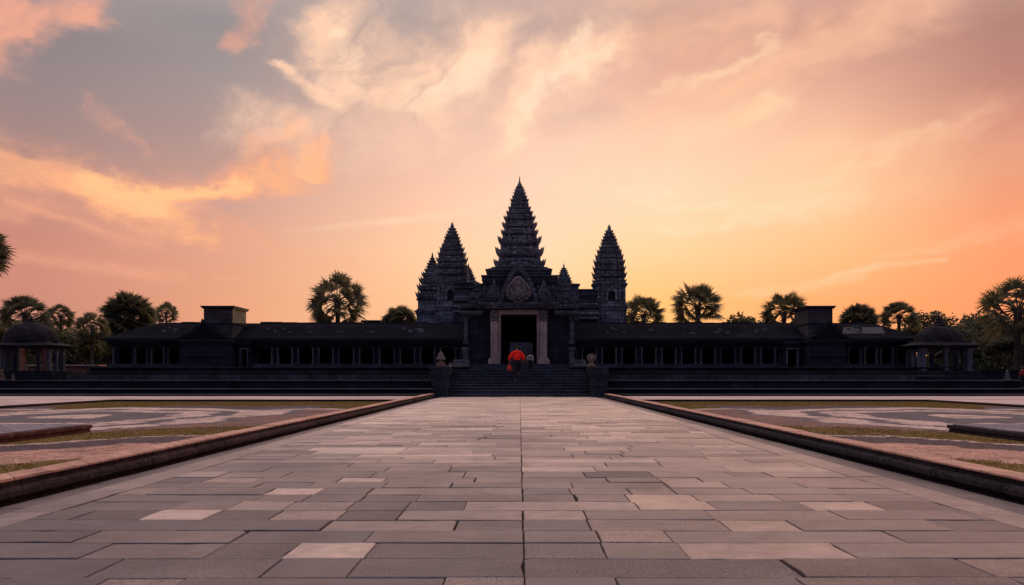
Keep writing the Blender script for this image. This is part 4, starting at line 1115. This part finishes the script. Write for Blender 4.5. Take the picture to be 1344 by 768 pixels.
place_palm(proto, -32, 328, 30, 36, 2.75, 'near tall palm mostly outside the left frame edge', thA, 1.9)

def tree_mesh(seed, H=6., spread=2.4, nl=5200, leaf=.13, airy=0.):
    rd = random.Random(seed); tk = MB(); lf = MB(); ends = []
    def limb(p, d, L, r, lev):
        pts = [p]; q = Vector(p); dd = Vector(d)
        for i in range(3):
            dd = (dd+Vector((rd.gauss(0, .14), rd.gauss(0, .14), rd.gauss(.03, .08)))).normalized(); q = q+dd*L/3; pts.append(tuple(q))
        tk.tube(pts, [r, r*.85, r*.7, r*.55], 6 if lev < 2 else 4)
        if lev >= 3: ends.append((q, L)); return
        if lev == 2: ends.append((q, L))
        for k in range(rd.choice((3, 3, 4)) if lev < 2 else 3):
            a = rd.uniform(0, 6.28); tilt = rd.uniform(.35, .95)
            o = dd.orthogonal().normalized(); o.rotate(Matrix.Rotation(a, 3, dd))
            limb(tuple(q), (dd*math.cos(tilt)+o*math.sin(tilt)).normalized(), L*rd.uniform(.6, .8), r*.55, lev+1)
    limb((0, 0, 0), (0, 0, 1), H*.32, H*.028, 0)
    per = max(8, nl//len(ends))
    for q, L in ends:
        if rd.random() < .08+airy: continue
        rad = L*rd.uniform(.55, 1.0)
        for _ in range(per):
            u = Vector((rd.gauss(0, 1), rd.gauss(0, 1), rd.gauss(0, .75))).normalized()*rad*rd.random()**.5
            c = q+u; n = Vector((rd.gauss(0, 1), rd.gauss(0, 1), rd.gauss(.4, 1))).normalized()
            a = n.orthogonal().normalized(); a.rotate(Matrix.Rotation(rd.uniform(0, 6.28), 3, n)); b_ = n.cross(a)
            l_ = leaf*rd.uniform(.6, 1.3)
            lf.add([tuple(c-a*l_), tuple(c-b_*l_*.5), tuple(c+a*l_), tuple(c+b_*l_*.5)], [(0, 1, 2, 3)])
    zt = max(v[2] for v in lf.v); xr = max(abs(v[0]) for v in lf.v)
    return lf, tk, zt
protos = []
def make_tree(seed, loc, H, mat, lab, airy=0., nl=5200, leaf=.13):
    lf, tk, zt = tree_mesh(seed, 6., 2.4, nl, leaf, airy)
    k = 6./zt
    T_ = empty('broadleaf_tree', loc, lab, 'tree', 'broadleaf trees at the sides')
    def tr(mb): mb.v = [(x*k+loc[0], y*k+loc[1], z*k+loc[2]) for x, y, z in mb.v]; return mb
    build('crown', tr(lf), mat, T_); build('trunk', tr(tk), 'bark', T_)
    T_.scale = (H/6.*1.15, H/6.*1.15, H/6.)
    return T_
def tp(px, py, Y): return (ax(px, Y), Y, 0.), az(py, Y)
l_, h = tp(95, 430, 53); t1 = make_tree(3, l_, h, 'leaf_olive', 'olive green leafy tree behind the brick wall')
l_, h = tp(8, 416, 60); t2 = make_tree(7, l_, h, 'leaf', 'dark leafy tree at the left frame edge behind the kiosk')
l_, h = tp(1222, 403, 58); t3 = make_tree(15, l_, h, 'leaf', 'tall airy tree with open twigs above the right kiosk', .35, 3600)
more = [(t1, 98, 427, 70, 1.1, 'hazy far tree between the two small left palms'), (t2, 150, 428, 72, 5.6, 'far tree touching the foot of the ball-shaped palm'), (t1, 60, 430, 74, 3.9, 'far tree behind the right half of the left kiosk dome'), (t2, 1238, 420, 72, 2.2, 'far tree showing over the right kiosk dome'), (t1, 1285, 420, 73, .9, 'far tree between the airy tree and the rounded tree'),
        (t2, 58, 421, 62, 1.4, 'dark leafy tree just right of the left kiosk dome'), (t1, 145, 436, 57, 2.2, 'shaded tree at the left end of the outer gallery'),
        (t2, 120, 434, 66, 4., 'dark tree filling the gap under the lower palm'), (t1, -35, 420, 56, .5, 'leafy tree just beyond the left frame edge'),
        (t2, 1205, 424, 60, 2.9, 'dark tree behind the hipped end of the right roof'), (t3, 1268, 410, 60, 3.6, 'uneven airy tree right of the right kiosk finial'),
        (t2, 1255, 424, 52, .8, 'dense dark tree directly behind the right kiosk'), (t1, 1300, 414, 62, 5.1, 'rounded tree between the right kiosk and the edge palm'),
        (t2, 1322, 432, 50, 1.9, 'dark low tree under the large edge palm'), (t1, 1345, 428, 58, 2.7, 'olive tree at the right frame edge'),
        (t1, 984, 410, 68, 4.4, 'low bushy tree just left of the fan palm by the pavilion block'), (t1, 200, 424, 68, 3., 'low tree behind the left outer gallery roof'),
        (t2, 1395, 425, 56, .2, 'leafy tree just beyond the right frame edge'), (t2, 33, 434, 50, 5.5, 'dark shrub-like tree seen between the left kiosk columns')]
for src, px, py, Y, rz, lab in more:
    l_, h = tp(px, py, Y); copy_tree(src, l_, lab, rz, (h/6*1.2, h/6*1.2, h/6))
# far wood and undergrowth reading as one mass
und = MB(); rd = random.Random(99)
for _ in range(56000):
    s_ = rd.choice((-1, 1)); X = s_*rd.uniform(15, 80); Y = rd.uniform(68, 74); top = 5.2+1.1*mnoise.noise(Vector((X*.16, 0, 5)))+.5*mnoise.noise(Vector((X*.6, 2, 5)))
    z = rd.uniform(-.1, top) if rd.random() < .5 else rd.uniform(-.1, 3.); c = Vector((X, Y, z)); n = Vector((rd.gauss(0, 1), rd.gauss(-1, 1), rd.gauss(.4, 1))).normalized()
    a = n.orthogonal().normalized(); a.rotate(Matrix.Rotation(rd.uniform(0, 6.28), 3, n)); b_ = n.cross(a); l = rd.uniform(.18, .42)
    und.add([tuple(c-a*l), tuple(c-b_*l*.55), tuple(c+a*l), tuple(c+b_*l*.55)], [(0, 1, 2, 3)])
tag(build('far_woods', und, 'leaf'), 'dark band of distant woods closing the view at both sides', 'woods', kind='stuff')

# ------------------------------------------------------------------ sky and light
SUN_AZ, SUN_EL = R(10.2), R(3.6)
w = bpy.data.worlds.new('World'); scene.world = w; w.use_nodes = True
nt = NT(w.node_tree); nt.clampmap = False; bgn = w.node_tree.nodes['Background']; outw = w.node_tree.nodes['World Output']
g = nt.n.new('ShaderNodeTexCoord').outputs['Generated']
d3 = nt.vec('NORMALIZE', g); p = nt.sep(d3)
U = nt.math('MULTIPLY', nt.math('ARCTAN2', p[0], p[1]), 57.29578)      # azimuth from the temple axis, degrees
V = nt.math('MULTIPLY', nt.math('ARCSINE', p[2]), 57.29578)            # elevation, degrees
def ang(px, py):
    X, Z = px-CX, HY-py
    return math.degrees(math.atan2(X, F)), math.degrees(math.atan2(Z, math.hypot(X, F)))
n_w, c_w = nt.noise(nt.vec('MULTIPLY', d3, (1., 1., 2.2)), 5.5, 3, .55)
n_f, c_f = nt.noise(nt.vec('MULTIPLY', d3, (1., 1., 1.6)), 26., 5, .62)
w1 = nt.vec('SCALE', nt.vec('SUBTRACT', c_w, (.5, .5, .5)), scale=6.)
w2 = nt.vec('SCALE', nt.vec('SUBTRACT', c_f, (.5, .5, .5)), scale=3.)
UV0 = nt.comb(U, V, 0.)
Pw = nt.vec('ADD', nt.vec('ADD', UV0, w1), w2)
flatz = nt.vec('MULTIPLY', Pw, (1., 1., 0.))
cols = {
 40:  [(400, 200,135,117), (330, 203,136,118), (260, 186,134,122), (180, 163,132,128), (100, 146,130,131), (30, 136,126,130)],
 300: [(400, 228,160,125), (330, 222,160,133), (260, 204,156,140), (180, 176,146,140), (100, 160,145,143), (30, 146,138,140)],
 550: [(400, 250,190,143), (330, 250,198,158), (260, 244,193,164), (180, 224,180,162), (100, 196,164,152), (30, 165,150,147)],
 700: [(400, 254,203,148), (330, 254,211,172), (260, 252,210,180), (180, 244,200,174), (100, 220,177,160), (30, 182,156,150)],
 880: [(400, 255,187,122), (330, 255,206,156), (260, 254,211,176), (180, 248,204,173), (100, 226,172,150), (30, 205,160,142)],
 1100:[(400, 255,168,108), (330, 254,188,132), (260, 252,196,150), (180, 243,188,153), (100, 220,166,144), (30, 202,150,134)],
 1320:[(400, 249,152,102), (330, 248,155,108), (260, 237,155,117), (180, 218,149,124), (100, 187,131,117), (30, 176,128,117)]}
VMAX = 90.
keys = sorted(cols); base = None; prevu = None
vf = nt.math('DIVIDE', V, VMAX)
for kx in keys:
    st = []
    for (py, r_, g_, b_) in cols[kx]:
        st.append((max(0., ang(kx, py)[1]/VMAX), srgb(r_, g_, b_)))
    st.append((.46, srgb(252, 222, 206))); st.append((1., srgb(255, 236, 230)))  # unseen zenith colours raised to light the ground
    rmp = nt.ramp(vf, st)
    u = ang(kx, 300)[0]
    base = rmp if base is None else nt.mix(nt.math('MAXIMUM', nt.math('MINIMUM', nt.rng(U, prevu, u), 1.), 0.), base, rmp)
    prevu = u
# clouds: chains of soft capsules in azimuth and elevation, edges torn by the warped coordinates
calm = nt.vec('MULTIPLY', nt.vec('ADD', UV0, nt.vec('ADD', nt.vec('SCALE', w1, scale=.35), nt.vec('SCALE', w2, scale=.22))), (1., 1., 0.))
KD = math.degrees(1/F)
def group(caps):
    """union of soft capsules; each is (start, end, width at start, width at end, strength)"""
    tot = None
    for a, b, w0, w1_, amt in caps:
        src = calm if max(w0, w1_) < 17 else flatz
        A = Vector((*ang(*a), 0)); B_ = Vector((*ang(*b), 0)); BA = B_-A
        pa = nt.vec('SUBTRACT', src, tuple(A))
        t = nt.math('MAXIMUM', nt.math('MINIMUM', nt.vec('DOT_PRODUCT', pa, tuple(BA/BA.dot(BA))), 1.), 0.)
        dd = nt.vec('DISTANCE', pa, nt.vec('SCALE', tuple(BA), scale=t))
        if abs(w0-w1_)/max(w0, w1_) > .25:
            dd = nt.math('DIVIDE', dd, nt.math('MULTIPLY_ADD', t, (w1_-w0)*KD, w0*KD)); m = nt.rng(dd, 1., .0, 0., amt, smooth=True)
        else: m = nt.rng(dd, (w0+w1_)/2*KD, .0, 0., amt, smooth=True)
        tot = m if tot is None else nt.math('MAXIMUM', tot, m)
    return tot
# torn fibres: noise drawn out along the wind, at three headings, edges cut by a threshold
wob = nt.vec('SCALE', nt.vec('SUBTRACT', c_w, (.5, .5, .5)), scale=10.)
UVw = nt.sep(nt.vec('ADD', UV0, wob))
def fibre(deg, along, across, scale, detail=8, rough=.62):
    ca, sa = math.cos(R(deg)), math.sin(R(deg))
    s_ = nt.math('MULTIPLY_ADD', UVw[0], ca*along, nt.math('MULTIPLY', UVw[1], sa*along))
    n_ = nt.math('MULTIPLY_ADD', UVw[0], -sa*across, nt.math('MULTIPLY', UVw[1], ca*across))
    return nt.noise(nt.comb(s_, n_, deg*.37), scale, detail, rough, .35)[0]
fR = fibre(24, .35, 1.2, .17); fC = fibre(58, .5, 1.0, .26, 8, .66); fL = fibre(-6, .3, 1.5, .22)
def lay(c, caps, fib, col, lo=.04, hi=1.12, a=.35, b=1.35, amt=1.):
    m = group(caps); f = nt.rng(fib, .3, .7, a, b)
    d_ = nt.rng(nt.math('MULTIPLY', m, f), lo, hi, 0., amt, smooth=True)
    return nt.mix(d_, c, col)
c = base
# left: broad curling band
c = lay(c, [((-80, 205), (90, 245), 90, 70, .75), ((50, 235), (235, 285), 60, 52, .8), ((140, 258), (330, 240), 44, 40, .85), ((280, 240), (420, 215), 50, 52, .85), ((210, 290), (360, 335), 50, 26, .65), ((-20, 262), (220, 322), 26, 22, .6), ((330, 330), (460, 352), 26, 20, .4), ((25, 333), (235, 366), 16, 14, .8), ((0, 265), (190, 318), 11, 8, .8), ((280, 368), (312, 366), 4, 6, 1.)], fL, srgb(238, 166, 132), amt=.8)
c = lay(c, [((-60, 195), (90, 235), 50, 44, .85), ((70, 232), (210, 285), 44, 36, 1.1), ((150, 262), (330, 248), 26, 16, 1.1), ((300, 245), (425, 220), 24, 36, 1.), ((330, 200), (395, 175), 34, 22, .8), ((180, 285), (265, 318), 34, 20, .9)], fL, srgb(250, 176, 131))
c = lay(c, [((110, 240), (185, 268), 30, 34, 1.), ((165, 256), (330, 246), 20, 10, .9), ((395, 215), (425, 225), 20, 14, .7)], fL, srgb(255, 197, 140), amt=.8)
c = lay(c, [((-40, 45), (60, 30), 62, 44, 1.), ((60, 30), (130, 5), 44, 44, .95), ((-10, 50), (45, 45), 14, 12, 1.1), ((348, -10), (322, 45), 40, 24, .7), ((116, 143), (146, 154), 15, 20, .62), ((150, 158), (186, 192), 20, 10, .38)], fC, srgb(240, 168, 140), amt=.85)
# centre top: veil, puffs and plumes
c = lay(c, [((300, 160), (620, 200), 50, 90, .8), ((450, 40), (640, 150), 130, 120, .85), ((690, 150), (790, 60), 100, 90, .85), ((560, 0), (740, 10), 60, 50, .5), ((560, 210), (700, 240), 80, 90, .7)], fC, srgb(246, 200, 172), amt=.75)
c = lay(c, [((425, 15), (470, 110), 42, 60, .95), ((455, 100), (560, 140), 54, 60, .95), ((540, 120), (640, 50), 74, 60, .95), ((655, 200), (700, 100), 36, 50, .95), ((695, 95), (815, 62), 54, 34, .95), ((368, 76), (450, 135), 18, 40, .9)], fC, srgb(252, 205, 173))
c = lay(c, [((545, 135), (625, 90), 44, 46, .95), ((735, 110), (765, 40), 26, 22, 1.), ((760, 80), (810, 66), 24, 16, .9), ((660, 185), (715, 110), 20, 26, .95), ((440, 25), (480, 80), 16, 24, .7)], fC, srgb(255, 219, 186), a=.1, b=1.45, amt=.85)
c = lay(c, [((225, 282), (350, 284), 18, 22, .7), ((640, -10), (860, 22), 44, 44, .6), ((715, 170), (800, 150), 34, 30, .6), ((590, 105), (575, 85), 12, 12, .5)], fC, srgb(196, 160, 150), amt=.5)
# right: long soft bands rising to the right
c = lay(c, [((1100, 70), (1400, 50), 90, 90, .7)], fR, srgb(178, 132, 122), amt=.5)
c = lay(c, [((840, 150), (1230, 0), 70, 56, .85), ((820, 60), (1010, 20), 44, 36, .7), ((880, 190), (1030, 120), 70, 60, .85), ((950, 310), (1290, 150), 50, 50, .7), ((1100, 260), (1400, 190), 44, 44, .55), ((800, 0), (860, 10), 20, 20, .6)], fR, srgb(250, 194, 156), amt=.7)
c = lay(c, [((895, 180), (1010, 140), 34, 40, .9), ((960, 290), (1220, 170), 22, 24, .7), ((870, 105), (1010, 60), 24, 18, .7)], fR, srgb(254, 214, 172), amt=.7)
c = lay(c, [((820, 300), (1080, 210), 90, 80, .45), ((700, 230), (800, 244), 16, 24, .8), ((790, 242), (960, 268), 24, 18, .75), ((850, 304), (980, 286), 16, 34, .8), ((960, 290), (1120, 258), 38, 40, .75), ((380, 304), (640, 272), 9, 16, .5), ((1080, 366), (1150, 348), 6, 12, .55), ((1150, 348), (1240, 340), 12, 8, .5), ((960, 386), (1130, 362), 8, 14, .45), ((1140, 330), (1344, 290), 14, 34, .4)], fL, srgb(255, 222, 184), hi=1.35, amt=.8)
# glow round the low sun
sd = Vector((math.sin(SUN_AZ)*math.cos(SUN_EL), math.cos(SUN_AZ)*math.cos(SUN_EL), math.sin(SUN_EL)))
dt = nt.vec('DOT_PRODUCT', d3, tuple(sd))
glow = nt.math('POWER', nt.math('MAXIMUM', dt, 0.), 260.)
c = nt.mix(nt.math('MULTIPLY', glow, .55), c, srgb(255, 190, 108))
# the quarter away from the sunset falls to slate blue
back = nt.rng(p[1], .30, -.35, 0., 1., smooth=True)
bk = nt.ramp(vf, [(0., srgb(46, 58, 96)), (.25, srgb(60, 72, 112)), (.6, srgb(150, 146, 170)), (1., srgb(255, 236, 230))])
c = nt.mix(back, c, bk)
c = nt.mix(nt.math('LESS_THAN', p[2], -.01), c, srgb(60, 50, 48))
bg2 = nt.n.new('ShaderNodeBackground'); nt.l.new(c, bg2.inputs[0]); nt.l.new(nt.rng(V, 31., 62., .96, 1.42, smooth=True), bg2.inputs[1])     # upper sky boosted out of view, added to light the ground
sky = nt.n.new('ShaderNodeTexSky'); sky.sky_type = 'NISHITA'; sky.sun_disc = False
sky.sun_elevation = SUN_EL; sky.sun_rotation = SUN_AZ; sky.air_density = 1.2; sky.dust_density = 2.5
nt.l.new(sky.outputs[0], bgn.inputs[0]); bgn.inputs[1].default_value = .05
ad = nt.n.new('ShaderNodeMixShader'); ad.inputs[0].default_value = .97; nt.l.new(bgn.outputs[0], ad.inputs[1]); nt.l.new(bg2.outputs[0], ad.inputs[2])
nt.l.new(ad.outputs[0], outw.inputs[0])
w.cycles.sampling_method = 'MANUAL'; w.cycles.sample_map_resolution = 512

sl = bpy.data.lights.new('sun', 'SUN'); sl.energy = 2.2; sl.angle = R(.6); sl.color = (1., .62, .32)
so = bpy.data.objects.new('sun', sl); COL.objects.link(so)
so.rotation_euler = (-sd).to_track_quat('-Z', 'Y').to_euler()

cam = bpy.data.cameras.new('camera'); co = bpy.data.objects.new('camera', cam); COL.objects.link(co)
co.location = (0, 0, EYE); co.rotation_euler = (R(90), 0, 0)
cam.sensor_width = 36; cam.lens = 24; cam.clip_end = 6000; cam.clip_start = .05
cam.shift_x = -10/1344; cam.shift_y = 110/1344
scene.camera = co
scene.render.engine = 'CYCLES'
scene.cycles.max_bounces = 5; scene.cycles.diffuse_bounces = 3; scene.cycles.transparent_max_bounces = 4
scene.cycles.use_denoising = True
vs = scene.view_settings; vs.view_transform = 'Standard'; vs.look = 'None'; vs.exposure = .22; vs.gamma = 1
